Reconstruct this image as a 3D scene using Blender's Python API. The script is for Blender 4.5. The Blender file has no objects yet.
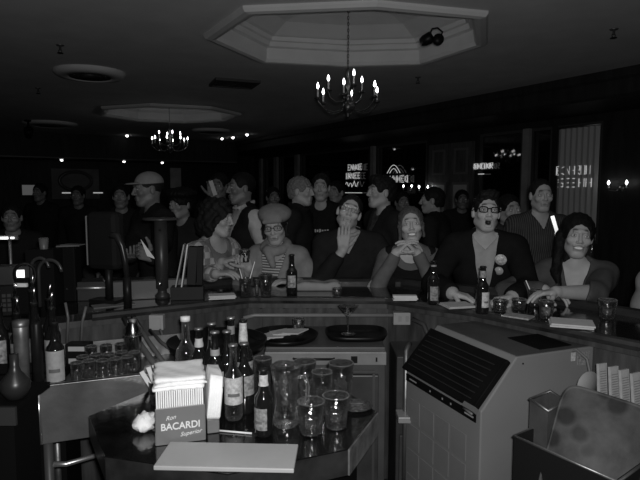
import bpy, bmesh, math, random
import numpy as np
from mathutils import Vector, Matrix
C = bpy.context.scene.collection
PI = math.pi
def rad(a): return a * PI / 180.0

# ------------------------------------------------------------------ camera, world, lights, exposure
CAM_H = 1.65
FOC = 550.0
PITCH = math.atan(50 / 550)
cd = bpy.data.cameras.new('camera'); cd.sensor_width = 36.0; cd.lens = 36.0 * FOC / 640.0
cd.clip_start = 0.05; cd.clip_end = 100
cam = bpy.data.objects.new('camera', cd); C.objects.link(cam)
cam.location = (0, 0, CAM_H); cam.rotation_euler = (PI / 2 - PITCH, 0, 0)
bpy.context.scene.camera = cam
vs = bpy.context.scene.view_settings
vs.view_transform = 'Standard'; vs.look = 'None'; vs.gamma = 1.0; vs.use_curve_mapping = False; vs.exposure = 0.0
w = bpy.data.worlds.new('night'); bpy.context.scene.world = w; w.use_nodes = True
w.node_tree.nodes['Background'].inputs[0].default_value = (1, 1, 1, 1)
w.node_tree.nodes['Background'].inputs[1].default_value = 0.011
# the camera's own flash, just above the lens
ld = bpy.data.lights.new('camera_flash', 'AREA'); ld.shape = 'RECTANGLE'; ld.size = 0.05; ld.size_y = 0.03; ld.energy = 40
lo = bpy.data.objects.new('camera_flash', ld); C.objects.link(lo)
lo.location = (0.035, -0.01, CAM_H + 0.055); lo.rotation_euler = (PI / 2 - PITCH, 0, 0)

# ------------------------------------------------------------------ layout helpers: a sight line turned into a point in the room
def ray(px, py):
    x = (px - 320) / FOC; u = (240 - py) / FOC
    return x, math.cos(PITCH) + u * math.sin(PITCH), u * math.cos(PITCH) - math.sin(PITCH)
def onz(px, py, z):
    x, y, q = ray(px, py); t = (z - CAM_H) / q
    return Vector((x * t, y * t, z))
def ony(px, py, d):
    x, y, q = ray(px, py); t = d / y
    return Vector((x * t, d, CAM_H + q * t))

# ------------------------------------------------------------------ materials (everything is grey: the photograph is black and white)
MATS = {}
def mat(name, g, rough=0.6, spec=0.4, noise=0.0, nscale=8.0, bump=0.0, bscale=60.0, metal=0.0, coat=0.0, stretch=None, emit=0.0, trans=0.0, ior=1.45, vcol=False, alpha=1.0, pattern=None):
    if name in MATS: return MATS[name]
    m = bpy.data.materials.new(name); m.use_nodes = True
    nt = m.node_tree; b = nt.nodes['Principled BSDF']
    col = (g, g, g, 1)
    b.inputs['Base Color'].default_value = col
    b.inputs['Roughness'].default_value = rough; b.inputs['Metallic'].default_value = metal
    b.inputs['Specular IOR Level'].default_value = spec; b.inputs['Coat Weight'].default_value = coat
    b.inputs['Coat Roughness'].default_value = 0.08; b.inputs['IOR'].default_value = ior
    b.inputs['Transmission Weight'].default_value = trans
    b.inputs['Alpha'].default_value = alpha
    if emit:
        b.inputs['Emission Color'].default_value = (1, 1, 1, 1); b.inputs['Emission Strength'].default_value = emit
    tc = nt.nodes.new('ShaderNodeTexCoord'); mp = nt.nodes.new('ShaderNodeMapping')
    nt.links.new(tc.outputs['Object'], mp.inputs[0])
    if stretch: mp.inputs['Scale'].default_value = stretch
    base = None
    if pattern:
        kind, sc, g2, thr = pattern
        if kind == 'stripe':      # horizontal stripes
            wv = nt.nodes.new('ShaderNodeTexWave'); wv.bands_direction = 'Z'; wv.inputs['Scale'].default_value = sc
        elif kind == 'vstripe':
            wv = nt.nodes.new('ShaderNodeTexWave'); wv.bands_direction = 'X'; wv.inputs['Scale'].default_value = sc
        elif kind == 'check':
            wv = nt.nodes.new('ShaderNodeTexChecker'); wv.inputs['Scale'].default_value = sc
            wv.inputs['Color1'].default_value = (0, 0, 0, 1); wv.inputs['Color2'].default_value = (1, 1, 1, 1)
        elif kind == 'blotch':
            wv = nt.nodes.new('ShaderNodeTexVoronoi'); wv.inputs['Scale'].default_value = sc
        nt.links.new(mp.outputs[0], wv.inputs['Vector'])
        cr = nt.nodes.new('ShaderNodeValToRGB'); cr.color_ramp.elements[0].position = max(0, thr - .08); cr.color_ramp.elements[1].position = min(1, thr + .08)
        cr.color_ramp.elements[0].color = col; cr.color_ramp.elements[1].color = (g2, g2, g2, 1)
        nt.links.new(wv.outputs['Distance' if kind == 'blotch' else 'Color'], cr.inputs[0]); base = cr.outputs[0]
    if vcol:
        at = nt.nodes.new('ShaderNodeAttribute'); at.attribute_name = 'Col'; base = at.outputs['Color']
    if noise:
        nz = nt.nodes.new('ShaderNodeTexNoise'); nz.inputs['Scale'].default_value = nscale; nz.inputs['Detail'].default_value = 5
        nt.links.new(mp.outputs[0], nz.inputs['Vector'])
        mr = nt.nodes.new('ShaderNodeMapRange'); mr.inputs['From Min'].default_value = 0.3; mr.inputs['From Max'].default_value = 0.7
        mr.inputs['To Min'].default_value = 1 - noise; mr.inputs['To Max'].default_value = 1 + noise
        nt.links.new(nz.outputs['Fac'], mr.inputs['Value'])
        mx = nt.nodes.new('ShaderNodeMix'); mx.data_type = 'RGBA'; mx.blend_type = 'MULTIPLY'; mx.inputs['Factor'].default_value = 1
        if base: nt.links.new(base, mx.inputs['A'])
        else: mx.inputs['A'].default_value = col
        nt.links.new(mr.outputs[0], mx.inputs['B']); base = mx.outputs['Result']
    if base: nt.links.new(base, b.inputs['Base Color'])
    if bump:
        n2 = nt.nodes.new('ShaderNodeTexNoise'); n2.inputs['Scale'].default_value = bscale; n2.inputs['Detail'].default_value = 3
        nt.links.new(mp.outputs[0], n2.inputs['Vector'])
        bp = nt.nodes.new('ShaderNodeBump'); bp.inputs['Strength'].default_value = bump; bp.inputs['Distance'].default_value = 0.01
        nt.links.new(n2.outputs['Fac'], bp.inputs['Height']); nt.links.new(bp.outputs[0], b.inputs['Normal'])
    MATS[name] = m
    return m
CEIL = mat('ceiling_plaster', .74, .9, .1, .06, 3)
MOULD = mat('moulding_paint', .66, .6, .3, .05, 4)
WALL = mat('dark_panelling', .03, .5, .2, .3, 3, stretch=(4, 4, .6))
WOODD = mat('dark_wood', .05, .4, .5, .35, 6, stretch=(6, 6, .7))
FLOOR = mat('floor_mat', .03, .8, .2, .3, 10)
LACQ = mat('bar_lacquer', .012, .12, .6, .4, 5, .06, 14, coat=.6)
LIP = mat('bar_lip', .03, .25, .5, .5, 9, .1, 30, coat=.3)
PANEL = mat('bar_panel_wood', .11, .55, .4, .35, 5, .1, 30, stretch=(5, 5, .8))
STEEL = mat('brushed_steel', .42, .38, .5, .25, 6, .15, 40, metal=.85)
STEELD = mat('dull_steel', .22, .42, .5, .3, 8, .15, 30, metal=.8)
CHROME = mat('chrome', .7, .15, .5, metal=1)
BLACK = mat('black_plastic', .009, .4, .22, .2, 20)
BLACKM = mat('matt_black', .006, .7, .08)
BRASS = mat('aged_brass', .14, .32, .5, metal=.8)
def thin_glass(name, tint=.93, edge=.22, bump=.75):
    m = bpy.data.materials.new(name); m.use_nodes = True; nt = m.node_tree; nt.nodes.clear(); N = nt.nodes.new; L = nt.links.new
    out = N('ShaderNodeOutputMaterial'); tr = N('ShaderNodeBsdfTransparent'); tr.inputs[0].default_value = (tint, tint, tint, 1)
    gl = N('ShaderNodeBsdfGlossy'); gl.inputs['Roughness'].default_value = .13; gl.inputs['Color'].default_value = (1, 1, 1, 1)
    df = N('ShaderNodeBsdfDiffuse'); df.inputs[0].default_value = (.8, .8, .8, 1)
    tc = N('ShaderNodeTexCoord'); nz = N('ShaderNodeTexNoise'); nz.inputs['Scale'].default_value = 28; L(tc.outputs['Object'], nz.inputs['Vector'])
    bp = N('ShaderNodeBump'); bp.inputs['Strength'].default_value = bump; bp.inputs['Distance'].default_value = .01; L(nz.outputs['Fac'], bp.inputs['Height'])
    fr = N('ShaderNodeFresnel'); fr.inputs[0].default_value = 1.5; L(bp.outputs[0], gl.inputs['Normal']); L(bp.outputs[0], fr.inputs['Normal'])
    lw = N('ShaderNodeLayerWeight'); lw.inputs[0].default_value = .18
    mu = N('ShaderNodeMath'); mu.operation = 'MULTIPLY'; mu.inputs[1].default_value = edge; L(lw.outputs['Facing'], mu.inputs[0])  # grazing angles mixed towards white: bright edges put into the colour
    m1 = N('ShaderNodeMixShader'); L(mu.outputs[0], m1.inputs[0]); L(tr.outputs[0], m1.inputs[1]); L(df.outputs[0], m1.inputs[2])
    m2 = N('ShaderNodeMixShader'); L(fr.outputs[0], m2.inputs[0]); L(m1.outputs[0], m2.inputs[1]); L(gl.outputs[0], m2.inputs[2]); L(m2.outputs[0], out.inputs[0])
    return m
GLASS = thin_glass('clear_glass'); LENS = thin_glass('spectacle_lens', .97, .02, 0)
bpy.context.scene.cycles.transparent_max_bounces = 32
BOTTLE = mat('dark_bottle_glass', .01, .06, .7, coat=.5)
BOTTLEC = thin_glass('clear_bottle_glass', .72, .5, .1)
WINDOW = mat('night_window_glass', .004, .03, .9)
PAPER = mat('paper', .72, .8, .2, .06, 20)
PAPERD = mat('grey_paper', .4, .8, .2, .1, 20)
WHITE = mat('white_plastic', .75, .4, .4)
LABEL = mat('bottle_label', .22, .6, .3, .5, 90)
LABELW = mat('white_label', .46, .6, .3, .3, 90)
INK = mat('ink', .03, .7, .2)
MACH = mat('ice_machine_paint', .19, .45, .4, .08, 3)
TABLE = mat('worn_black_table', .006, .13, .6, .6, 14, .08, 40, coat=.3)
BULB = mat('lit_bulb', .9, .3, .3, emit=9)
BULBD = mat('dim_bulb', .9, .3, .3, emit=2.2)
NEON = mat('neon_tube', .8, .3, .3, emit=.34)
DOWN = mat('downlight_lens', .9, .3, .3, emit=6)
CANDLE = mat('candle_sleeve', .6, .5, .3)

# ------------------------------------------------------------------ mesh helpers
class MB:
    def __init__(s): s.v = []; s.f = []; s.sm = []
    def add(s, vs, fs, smooth=False):
        n = len(s.v); s.v += [tuple(v) for v in vs]; s.f += [tuple(n + i for i in f) for f in fs]; s.sm += [smooth] * len(fs); return s
    def box(s, c, d, rz=0, rx=0, ry=0):
        M = Matrix.Rotation(rz, 3, 'Z') @ Matrix.Rotation(ry, 3, 'Y') @ Matrix.Rotation(rx, 3, 'X'); c = Vector(c)
        vs = [c + M @ Vector((i * d[0] / 2, j * d[1] / 2, k * d[2] / 2)) for i in (-1, 1) for j in (-1, 1) for k in (-1, 1)]
        return s.add(vs, [(0, 1, 3, 2), (4, 6, 7, 5), (0, 4, 5, 1), (2, 3, 7, 6), (0, 2, 6, 4), (1, 5, 7, 3)])
    def tube(s, pts, r, n=8, closed=False):
        pts = [Vector(p) for p in pts]; rs = r if isinstance(r, (list, tuple)) else [r] * len(pts); m = len(pts); vs = []; up = None
        for i, p in enumerate(pts):
            a = pts[i - 1] if (i > 0 or closed) else p; b = pts[(i + 1) % m] if (i < m - 1 or closed) else p
            t = (b - a).normalized()
            if up is None: up = Vector((0, 0, 1)) if abs(t.z) < .9 else Vector((1, 0, 0))
            u = (up - t * up.dot(t)).normalized(); q = t.cross(u); up = u
            for k in range(n): vs.append(p + (u * math.cos(2 * PI * k / n) + q * math.sin(2 * PI * k / n)) * rs[i])
        fs = []
        for i in range(m if closed else m - 1):
            j = (i + 1) % m
            for k in range(n): fs.append((i * n + k, i * n + (k + 1) % n, j * n + (k + 1) % n, j * n + k))
        if not closed: fs += [tuple(range(n - 1, -1, -1)), tuple(range((m - 1) * n, m * n))]
        return s.add(vs, fs, True)
    def lathe(s, prof, n=24, c=(0, 0, 0), a0=0, a1=2 * PI):
        c = Vector(c); full = abs(a1 - a0 - 2 * PI) < 1e-6; vs = []; m = len(prof); cols = n if full else n + 1
        for k in range(cols):
            a = a0 + (a1 - a0) * k / n
            for (r, z) in prof: vs.append(c + Vector((r * math.cos(a), r * math.sin(a), z)))
        fs = []
        for k in range(n):
            k2 = (k + 1) % cols
            for i in range(m - 1): fs.append((k * m + i, k2 * m + i, k2 * m + i + 1, k * m + i + 1))
        return s.add(vs, fs, True)
    def prism(s, poly, z0, z1):
        n = len(poly); vs = [(p[0], p[1], z0) for p in poly] + [(p[0], p[1], z1) for p in poly]
        return s.add(vs, [tuple(range(n - 1, -1, -1)), tuple(range(n, 2 * n))] + [(i, (i + 1) % n, n + (i + 1) % n, n + i) for i in range(n)])
    def ball(s, c, r, n=12):
        r = r if isinstance(r, (tuple, list)) else (r, r, r); c = Vector(c); vs = []; m = n // 2 + 1
        for k in range(n):
            for i in range(m):
                a = 2 * PI * k / n; b = PI * i / (m - 1) - PI / 2
                vs.append(c + Vector((r[0] * math.cos(a) * math.cos(b), r[1] * math.sin(a) * math.cos(b), r[2] * math.sin(b))))
        fs = [(k * m + i, ((k + 1) % n) * m + i, ((k + 1) % n) * m + i + 1, k * m + i + 1) for k in range(n) for i in range(m - 1)]
        return s.add(vs, fs, True)
    def sweep(s, poly, prof):          # closed profile (offset to the left of travel, z) along a mitred polyline
        P = [Vector((p[0], p[1])) for p in poly]; vs = []
        for i, p in enumerate(P):
            d0 = (P[i] - P[i - 1]).normalized() if i else None; d1 = (P[i + 1] - P[i]).normalized() if i < len(P) - 1 else None
            if d0 is None: d0 = d1
            if d1 is None: d1 = d0
            n0 = Vector((-d0.y, d0.x)); n1 = Vector((-d1.y, d1.x)); n = (n0 + n1).normalized(); k = 1 / max(.3, n.dot(n0))
            for (o, z) in prof: vs.append((p.x + n.x * o * k, p.y + n.y * o * k, z))
        m = len(prof); fs = [tuple(range(m)), tuple(range(len(P) * m - 1, (len(P) - 1) * m - 1, -1))]
        for i in range(len(P) - 1):
            for j in range(m): fs.append((i * m + j, (i + 1) * m + j, (i + 1) * m + (j + 1) % m, i * m + (j + 1) % m))
        return s.add(vs, fs)
    def build(s, name, m, parent=None, bevel=0, loc=None, weld=False):
        me = bpy.data.meshes.new(name); me.from_pydata(s.v, [], s.f); me.polygons.foreach_set('use_smooth', s.sm); 
        bm = bmesh.new(); bm.from_mesh(me); bmesh.ops.remove_doubles(bm, verts=bm.verts, dist=1e-5)
        bmesh.ops.recalc_face_normals(bm, faces=bm.faces); bm.to_mesh(me); bm.free()
        me.materials.append(m)
        o = bpy.data.objects.new(name, me); C.objects.link(o)
        if parent: o.parent = parent
        if loc: o.location = loc
        if bevel:
            b = o.modifiers.new('bevel', 'BEVEL'); b.width = bevel; b.segments = 2; b.limit_method = 'ANGLE'; b.angle_limit = rad(50)
        return o
def tag(o, label=None, cat=None, group=None, kind=None):
    if label: o['label'] = label
    if cat: o['category'] = cat
    if group: o['group'] = group
    if kind: o['kind'] = kind
    return o
def empty(name, loc, rz=0, label=None, cat=None, group=None):
    o = bpy.data.objects.new(name, None); C.objects.link(o); o.location = loc; o.rotation_euler = (0, 0, rz); o.empty_display_size = .05
    return tag(o, label, cat, group)
def copy_tree(o, parent=None):
    c = o.copy(); C.objects.link(c)
    if parent is not None: c.parent = parent
    for ch in [x for x in o.children]: copy_tree(ch, c)
    return c
def place(src, loc, rz, label, used={}):
    if src.name in used: o = copy_tree(src)
    else: used[src.name] = 1; o = src
    o.location = loc; o.rotation_euler = (0, 0, rz); o['label'] = label
    return o
def text(body, size, name, m, parent, loc, rot, depth=.0004, italic=0, bold=0):
    cu = bpy.data.curves.new(name, 'FONT'); cu.body = body; cu.size = size; cu.extrude = depth; cu.align_x = 'CENTER'; cu.align_y = 'CENTER'; cu.shear = italic; cu.offset = bold
    tmp = bpy.data.objects.new(name, cu); C.objects.link(tmp)
    dg = bpy.context.evaluated_depsgraph_get(); me = bpy.data.meshes.new_from_object(tmp.evaluated_get(dg))
    bpy.data.objects.remove(tmp); me.materials.clear(); me.materials.append(m)
    o = bpy.data.objects.new(name, me); C.objects.link(o); o.parent = parent; o.location = loc; o.rotation_euler = rot
    return o
def struct(o): o['kind'] = 'structure'; return o

# ------------------------------------------------------------------ implicit surfaces for people
class Field:
    def __init__(s, lo, hi, h):
        s.h = h; s.o = np.array(lo, float); s.n = np.ceil((np.array(hi, float) - s.o) / h).astype(int) + 1
        s.F = np.full(s.n, .2, np.float32)
    def sub(s, lo, hi):
        a = np.clip(np.floor((np.array(lo) - s.o) / s.h).astype(int), 0, s.n); b = np.clip(np.ceil((np.array(hi) - s.o) / s.h).astype(int) + 1, 0, s.n)
        if np.any(b <= a): return None
        ax = [(s.o[i] + s.h * np.arange(a[i], b[i])).astype(np.float32) for i in range(3)]
        X, Y, Z = np.meshgrid(*ax, indexing='ij', sparse=True)
        return (slice(a[0], b[0]), slice(a[1], b[1]), slice(a[2], b[2])), X, Y, Z
    def blend(s, sl, d, k, op):
        A = s.F[sl]
        if op == 'u':
            if k <= 0: s.F[sl] = np.minimum(A, d)
            else:
                t = np.clip(.5 + .5 * (d - A) / k, 0, 1); s.F[sl] = d * (1 - t) + A * t - k * t * (1 - t)
        else:
            d = -d; t = np.clip(.5 - .5 * (d - A) / max(k, 1e-5), 0, 1); s.F[sl] = d * (1 - t) + A * t + k * t * (1 - t)
    def cap(s, a, b, ra, rb, k=.02, op='u', inf=0):
        a = np.array(a, float); b = np.array(b, float); ra += inf; rb += inf; m = max(ra, rb) + k + 2.5 * s.h
        q = s.sub(np.minimum(a, b) - m, np.maximum(a, b) + m)
        if q is None: return
        sl, X, Y, Z = q; ba = b - a; L = max(ba.dot(ba), 1e-9)
        t = np.clip(((X - a[0]) * ba[0] + (Y - a[1]) * ba[1] + (Z - a[2]) * ba[2]) / L, 0, 1)
        d = np.sqrt((X - a[0] - t * ba[0]) ** 2 + (Y - a[1] - t * ba[1]) ** 2 + (Z - a[2] - t * ba[2]) ** 2) - (ra + (rb - ra) * t)
        s.blend(sl, d, k, op)
    def ell(s, c, r, k=.02, op='u', rot=None, inf=0):
        c = np.array(c, float); r = np.array(r, float) + inf; m = max(r) + k + 2.5 * s.h
        q = s.sub(c - m, c + m)
        if q is None: return
        sl, X, Y, Z = q; X = X - c[0]; Y = Y - c[1]; Z = Z - c[2]
        if rot is not None:
            R = np.array(rot).T
            X, Y, Z = R[0, 0] * X + R[0, 1] * Y + R[0, 2] * Z, R[1, 0] * X + R[1, 1] * Y + R[1, 2] * Z, R[2, 0] * X + R[2, 1] * Y + R[2, 2] * Z
        k0 = np.sqrt((X / r[0]) ** 2 + (Y / r[1]) ** 2 + (Z / r[2]) ** 2); k1 = np.sqrt((X / r[0] ** 2) ** 2 + (Y / r[1] ** 2) ** 2 + (Z / r[2] ** 2) ** 2) + 1e-6
        s.blend(sl, k0 * (k0 - 1) / k1, k, op)
    def grid(s):
        ax = [(s.o[i] + s.h * np.arange(s.n[i])).astype(np.float32) for i in range(3)]
        return np.meshgrid(*ax, indexing='ij', sparse=True)
    def mesh(s):
        F = s.F.copy(); F[0] = F[-1] = .2; F[:, 0] = F[:, -1] = .2; F[:, :, 0] = F[:, :, -1] = .2
        S = F < 0; nx, ny, nz = F.shape
        cnt = np.zeros((nx - 1, ny - 1, nz - 1), np.int8)
        cor = [(i, j, k) for i in (0, 1) for j in (0, 1) for k in (0, 1)]
        for i, j, k in cor: cnt += S[i:nx - 1 + i, j:ny - 1 + j, k:nz - 1 + k]
        mask = (cnt > 0) & (cnt < 8); idx = np.argwhere(mask)
        V = np.stack([F[idx[:, 0] + i, idx[:, 1] + j, idx[:, 2] + k] for i, j, k in cor], 1)
        acc = np.zeros((len(idx), 3)); num = np.zeros(len(idx))
        for a in range(8):
            for b in range(a + 1, 8):
                ca, cb = np.array(cor[a]), np.array(cor[b])
                if abs(ca - cb).sum() != 1: continue
                va, vb = V[:, a], V[:, b]; m = (va < 0) != (vb < 0); t = np.where(m, va / np.where(m, va - vb, 1), 0)
                acc += (ca + (cb - ca) * t[:, None]) * m[:, None]; num += m
        P = s.o + s.h * (idx + acc / num[:, None])
        ids = np.full(mask.shape, -1, np.int64); ids[mask] = np.arange(len(idx)); Q = []
        def quads(ax):
            sh = [slice(None)] * 3; sh[ax] = slice(0, -1); sg = [slice(None)] * 3; sg[ax] = slice(1, None)
            E = S[tuple(sh)] != S[tuple(sg)]; e = np.argwhere(E); inside = S[tuple(sh)][E]
            o1, o2 = [(1, 2), (2, 0), (0, 1)][ax]
            def cell(d1, d2):
                c = e.copy(); c[:, o1] += d1; c[:, o2] += d2; return ids[c[:, 0], c[:, 1], c[:, 2]]
            q = np.stack([cell(-1, -1), cell(0, -1), cell(0, 0), cell(-1, 0)], 1); q[~inside] = q[~inside][:, ::-1]
            Q.append(q)
        for ax in range(3): quads(ax)
        return P, np.concatenate(Q)
def np_object(name, chunks, m, parent=None, colors=None):
    off = 0; Vs = []; Fs = []
    for P, Q in chunks: Vs.append(P); Fs.append(Q + off); off += len(P)
    V = np.concatenate(Vs).astype(np.float32); Q = np.concatenate(Fs).astype(np.int32)
    me = bpy.data.meshes.new(name); me.vertices.add(len(V)); me.vertices.foreach_set('co', V.ravel())
    me.loops.add(Q.size); me.loops.foreach_set('vertex_index', Q.ravel()); me.polygons.add(len(Q))
    me.polygons.foreach_set('loop_start', np.arange(0, Q.size, 4, dtype=np.int32)); me.polygons.foreach_set('loop_total', np.full(len(Q), 4, np.int32))
    me.polygons.foreach_set('use_smooth', np.ones(len(Q), bool)); me.update(calc_edges=True); me.validate()
    if colors is not None:
        ca = me.color_attributes.new('Col', 'FLOAT_COLOR', 'POINT'); c = np.ones((len(V), 4), np.float32); c[:, :3] = np.concatenate(colors)[:, None]
        ca.data.foreach_set('color', c.ravel())
    me.materials.append(m)
    o = bpy.data.objects.new(name, me); C.objects.link(o)
    if parent: o.parent = parent
    return o
def rotm(yaw=0, pitch=0, roll=0):       # yaw about Z, pitch about X (positive looks up), roll about Y
    return np.array(Matrix.Rotation(rad(yaw), 3, 'Z') @ Matrix.Rotation(rad(pitch), 3, 'X') @ Matrix.Rotation(rad(roll), 3, 'Y'))
def hand_prims(fd, w_, f, n, side, curl, s=1.0, thumb=.5, spread=0):
    w_ = np.array(w_); f = np.array(f, float); f /= np.linalg.norm(f); n = np.array(n, float); n -= f * n.dot(f); n /= np.linalg.norm(n)
    t = np.cross(n, f) * side
    def rt(v, a): return v * math.cos(a) + np.cross(t, v) * math.sin(a) * (1 if np.cross(t, f).dot(n) > 0 else -1)
    offs = (.031, .0105, -.0105, -.031); lens = (.070, .078, .072, .056)
    for i in range(4):
        kn = w_ + (f * (.088 - .006 * abs(i - 1)) + t * offs[i]) * s
        fd.cap(w_ + t * offs[i] * .55 * s + f * .01 * s, kn, .015 * s, .0115 * s, .010)
    for i in range(4):
        kn = w_ + (f * (.088 - .006 * abs(i - 1)) + t * offs[i]) * s; d = f + t * spread * (1.5 - i) * .12; d = d / np.linalg.norm(d); p = kn; cc = curl[i] if isinstance(curl, (list, tuple)) else curl
        for j, part in enumerate((.45, .30, .25)):
            d = rt(d, cc * (1.0, 1.1, .7)[j]); q = p + d * lens[i] * part * 1.1 * s
            fd.cap(p, q, (.0098 - .0009 * j) * s, (.0090 - .0010 * j) * s, .003); p = q
    a = w_ + (f * .022 + t * .022 + n * .004) * s; d = f * .65 + t * .75 + n * thumb; d /= np.linalg.norm(d)
    for j, L in enumerate((.042, .032, .026)):
        q = a + d * L * s; fd.cap(a, q, (.0145, .0112, .0100)[j] * s, (.0112, .0100, .0085)[j] * s, .006); a = q; d = d + f * .35 + n * thumb * .2; d /= np.linalg.norm(d)
SKINM = mat('skin', .4, .5, .35, .05, 30, vcol=True)
EYEG = .75
def person(label, head, yaw, pose='sit', lean=8, hyaw=0, pitch=0, roll=0, skin=.36, female=False, clothes=(), hair=None, hands=None,
           res=.010, hres=.004, thrust=.03, mouth='closed', beard=0, legs=.05, scale=1.0, glasses=None, brows=.09, extra=None, chin=0):
    """head = centre of the head; the person's own +Y faces forward"""
    rz = rad(yaw) ; s = scale; skin *= .90
    R = Matrix.Rotation(rz, 3, 'Z'); Ri = np.array(R.inverted())
    ph = rad(lean)
    sp = np.array((0, math.sin(ph), math.cos(ph))); fw = np.array((0, math.cos(ph), -math.sin(ph)))
    if pose == 'stand':
        s = head[2] / (.95 + .52 * math.cos(ph) + .15); pz = .95 * s
    else: pz = head[2] - s * (.52 * math.cos(ph) + .15)
    P = np.array((0, 0, pz)); N = P + sp * .52 * s; Hd = N + np.array((0, thrust, .15)) * s
    base = Vector(head) - R @ Vector(Hd); base.z = 0
    def loc(v): return Ri @ (np.array(v, float) - np.array(base))
    def ldir(v): return Ri @ np.array(v, float)
    sw = (.15 if female else .176) * s; arm = {}
    X = np.array((1., 0, 0))
    for side, key in ((-1, 'L'), (1, 'R')):
        S = N + X * side * sw - sp * .055 * s; L1, L2 = .29 * s, .26 * s; h = (hands or {}).get(key)
        if h is None:
            W = S + np.array((side * .05, .06, -.52)) * s; pole = np.array((side * .3, -1, 0)); f = (0, .15, -1); n = (-side, 0, 0); curl = .35
        else:
            W = loc(h['at']); pole = ldir(h.get('pole')) if h.get('pole') else np.array((side * .6, -.3, -1.)); f = ldir(h['f']); n = ldir(h['n']); curl = h.get('curl', .3)
        D = W - S; d = np.linalg.norm(D)
        if d > (L1 + L2) * .99: W = S + D / d * (L1 + L2) * .99; D = W - S; d = np.linalg.norm(D)
        a = (L1 ** 2 - L2 ** 2 + d * d) / (2 * d); hh = math.sqrt(max(0, L1 ** 2 - a * a)); u = D / d; pv = pole - u * pole.dot(u); pv /= np.linalg.norm(pv)
        arm[key] = (side, S, S + u * a + pv * hh, W, f, n, curl)
    if pose == 'stand':
        leg = [(X * q * .09 * s + P, np.array((q * .10 * s, .03, .50 * s)), np.array((q * .10 * s, -.01, .09 * s))) for q in (-1, 1)]
    else:
        leg = [(X * q * .09 * s + P, P + np.array((q * .11, .40 * s, .02)), P + np.array((q * .11, .36 * s, -.42 * s))) for q in (-1, 1)]
    def torso(fd, inf=0, hips=True):
        k = .035
        if hips: fd.ell(P + (0, 0, .0), np.array((.165, .115, .11)) * s, k, inf=inf)
        fd.ell(P + sp * .16 * s, np.array((.135 if not female else .115, .10, .15)) * s, k, inf=inf)
        fd.ell(P + sp * .34 * s, np.array((.165 if not female else .135, .115, .17)) * s, k, inf=inf)
        fd.cap(N - X * sw * .85 - sp * .07 * s, N + X * sw * .85 - sp * .07 * s, .062 * s, .062 * s, k, inf=inf)
        for q in (-1, 1):
            fd.cap(N + sp * .0 * s + X * q * .03, N + X * q * sw * .8 - sp * .045 * s, .042 * s, .042 * s, k, inf=inf)
            if female: fd.ell(P + sp * .33 * s + fw * .085 * s + X * q * .065 * s, np.array((.062, .055, .06)) * s, .03, inf=inf)
    def arms(fd, inf=0, cut=1.0, upper=1.0, keys='LR'):
        for key in keys:
            side, S, E_, W, *_ = arm[key]
            fd.cap(S, S + (E_ - S) * upper, .053 * s, .044 * s, .03, inf=inf)
            if cut > 0: fd.cap(E_, E_ + (W - E_) * cut, .044 * s, (.044 - .015 * cut) * s, .015, inf=inf)
    def legf(fd, inf=0, ank=1.0):
        for H0, K, A in leg:
            fd.cap(H0, K, .085 * s, .06 * s, .03, inf=inf); fd.cap(K, K + (A - K) * ank, .058 * s, .040 * s, .02, inf=inf)
    allp = [P, N, Hd] + [a[i] for a in arm.values() for i in (1, 2, 3)] + [q for l in leg for q in l]
    lo = np.min(allp, 0) - .16; hi = np.max(allp, 0) + .16; lo[2] = max(lo[2] - .02, -.012)
    hi_b = hi.copy(); hi_b[2] = max(N[2] + .12, *[a[i][2] + .1 for a in arm.values() for i in (2, 3)])
    # body
    fd = Field(lo, hi_b, res); torso(fd); arms(fd, -.001); legf(fd)
    Rh = rotm(hyaw, pitch, roll)
    for H0, K, A in leg: fd.cap(A + (0, -.01, -.02 * s), A + np.array((0, .14 * s, -.05 * s)), .04 * s, .032 * s, .02)
    nk = .049 if not female else .041
    fd.cap(N - sp * .03, Hd + Rh @ (0, -.02, -.06), nk * s, nk * s, .03)
    chunks = [fd.mesh()]; cols = [np.full(len(chunks[0][0]), skin)]
    # head, in its own axes
    hf = Field((-.1, -.14, -.20), (.1, .15, .15), hres)
    hf.ell((0, -.015, .035), (.074, .094, .084), .02); hf.ell((0, .020, -.028), (.055, .070, .082), .03)
    hf.ell((0, .060, -.088 - chin * .01), (.030 if not female else .024, .024, .022), .025)
    for q in (-1, 1):
        hf.cap((q * .048, .0, -.055), (q * .018, .062, -.090), .018 if not female else .014, .016, .025)
        hf.ell((q * .040, .066, -.018), (.020, .018, .018), .02)
        hf.ell((q * .073, -.005, -.003), (.010, .017, .029), .008)
    hf.cap((-.028, .083, .034), (.028, .083, .034), .011 if not female else .009, .011 if not female else .009, .014)
    for q in (-1, 1): hf.ell((q * .031, .104, .010), (.019, .018, .012), .010, 's')
    hf.cap((0, .092, .018), (0, .108, -.020), .007, .011, .010)
    for q in (-1, 1): hf.ell((q * .012, .099, -.025), (.008, .010, .007), .006)
    for q in (-1, 1): hf.ell((q * .031, .079, .010), (.014, .014, .0125), .002)
    if mouth == 'open':
        hf.ell((0, .092, -.060), (.019, .022, .019), .005, 's'); hf.cap((-.016, .089, -.041), (.016, .089, -.041), .006, .006, .005); hf.cap((-.012, .086, -.081), (.012, .086, -.081), .007, .007, .006)
    elif mouth == 'smile':
        hf.ell((0, .098, -.055), (.026, .018, .009), .004, 's'); hf.cap((-.022, .083, -.044), (.022, .083, -.044), .007, .007, .006); hf.cap((-.018, .083, -.065), (.018, .083, -.065), .007, .007, .006)
    else:
        hf.cap((-.019, .088, -.050), (.019, .088, -.050), .006, .006, .008); hf.cap((-.015, .086, -.062), (.015, .086, -.062), .0068, .0068, .008); hf.cap((-.018, .097, -.056), (.018, .097, -.056), .002, .002, .003, 's')
    nb = Rh.T @ ((N - sp * .02 - Hd) / s)
    hf.cap((0, -.025, -.05), nb, nk, nk + .002, .03)
    hv, hq = hf.mesh(); c = np.full(len(hv), skin)
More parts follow.
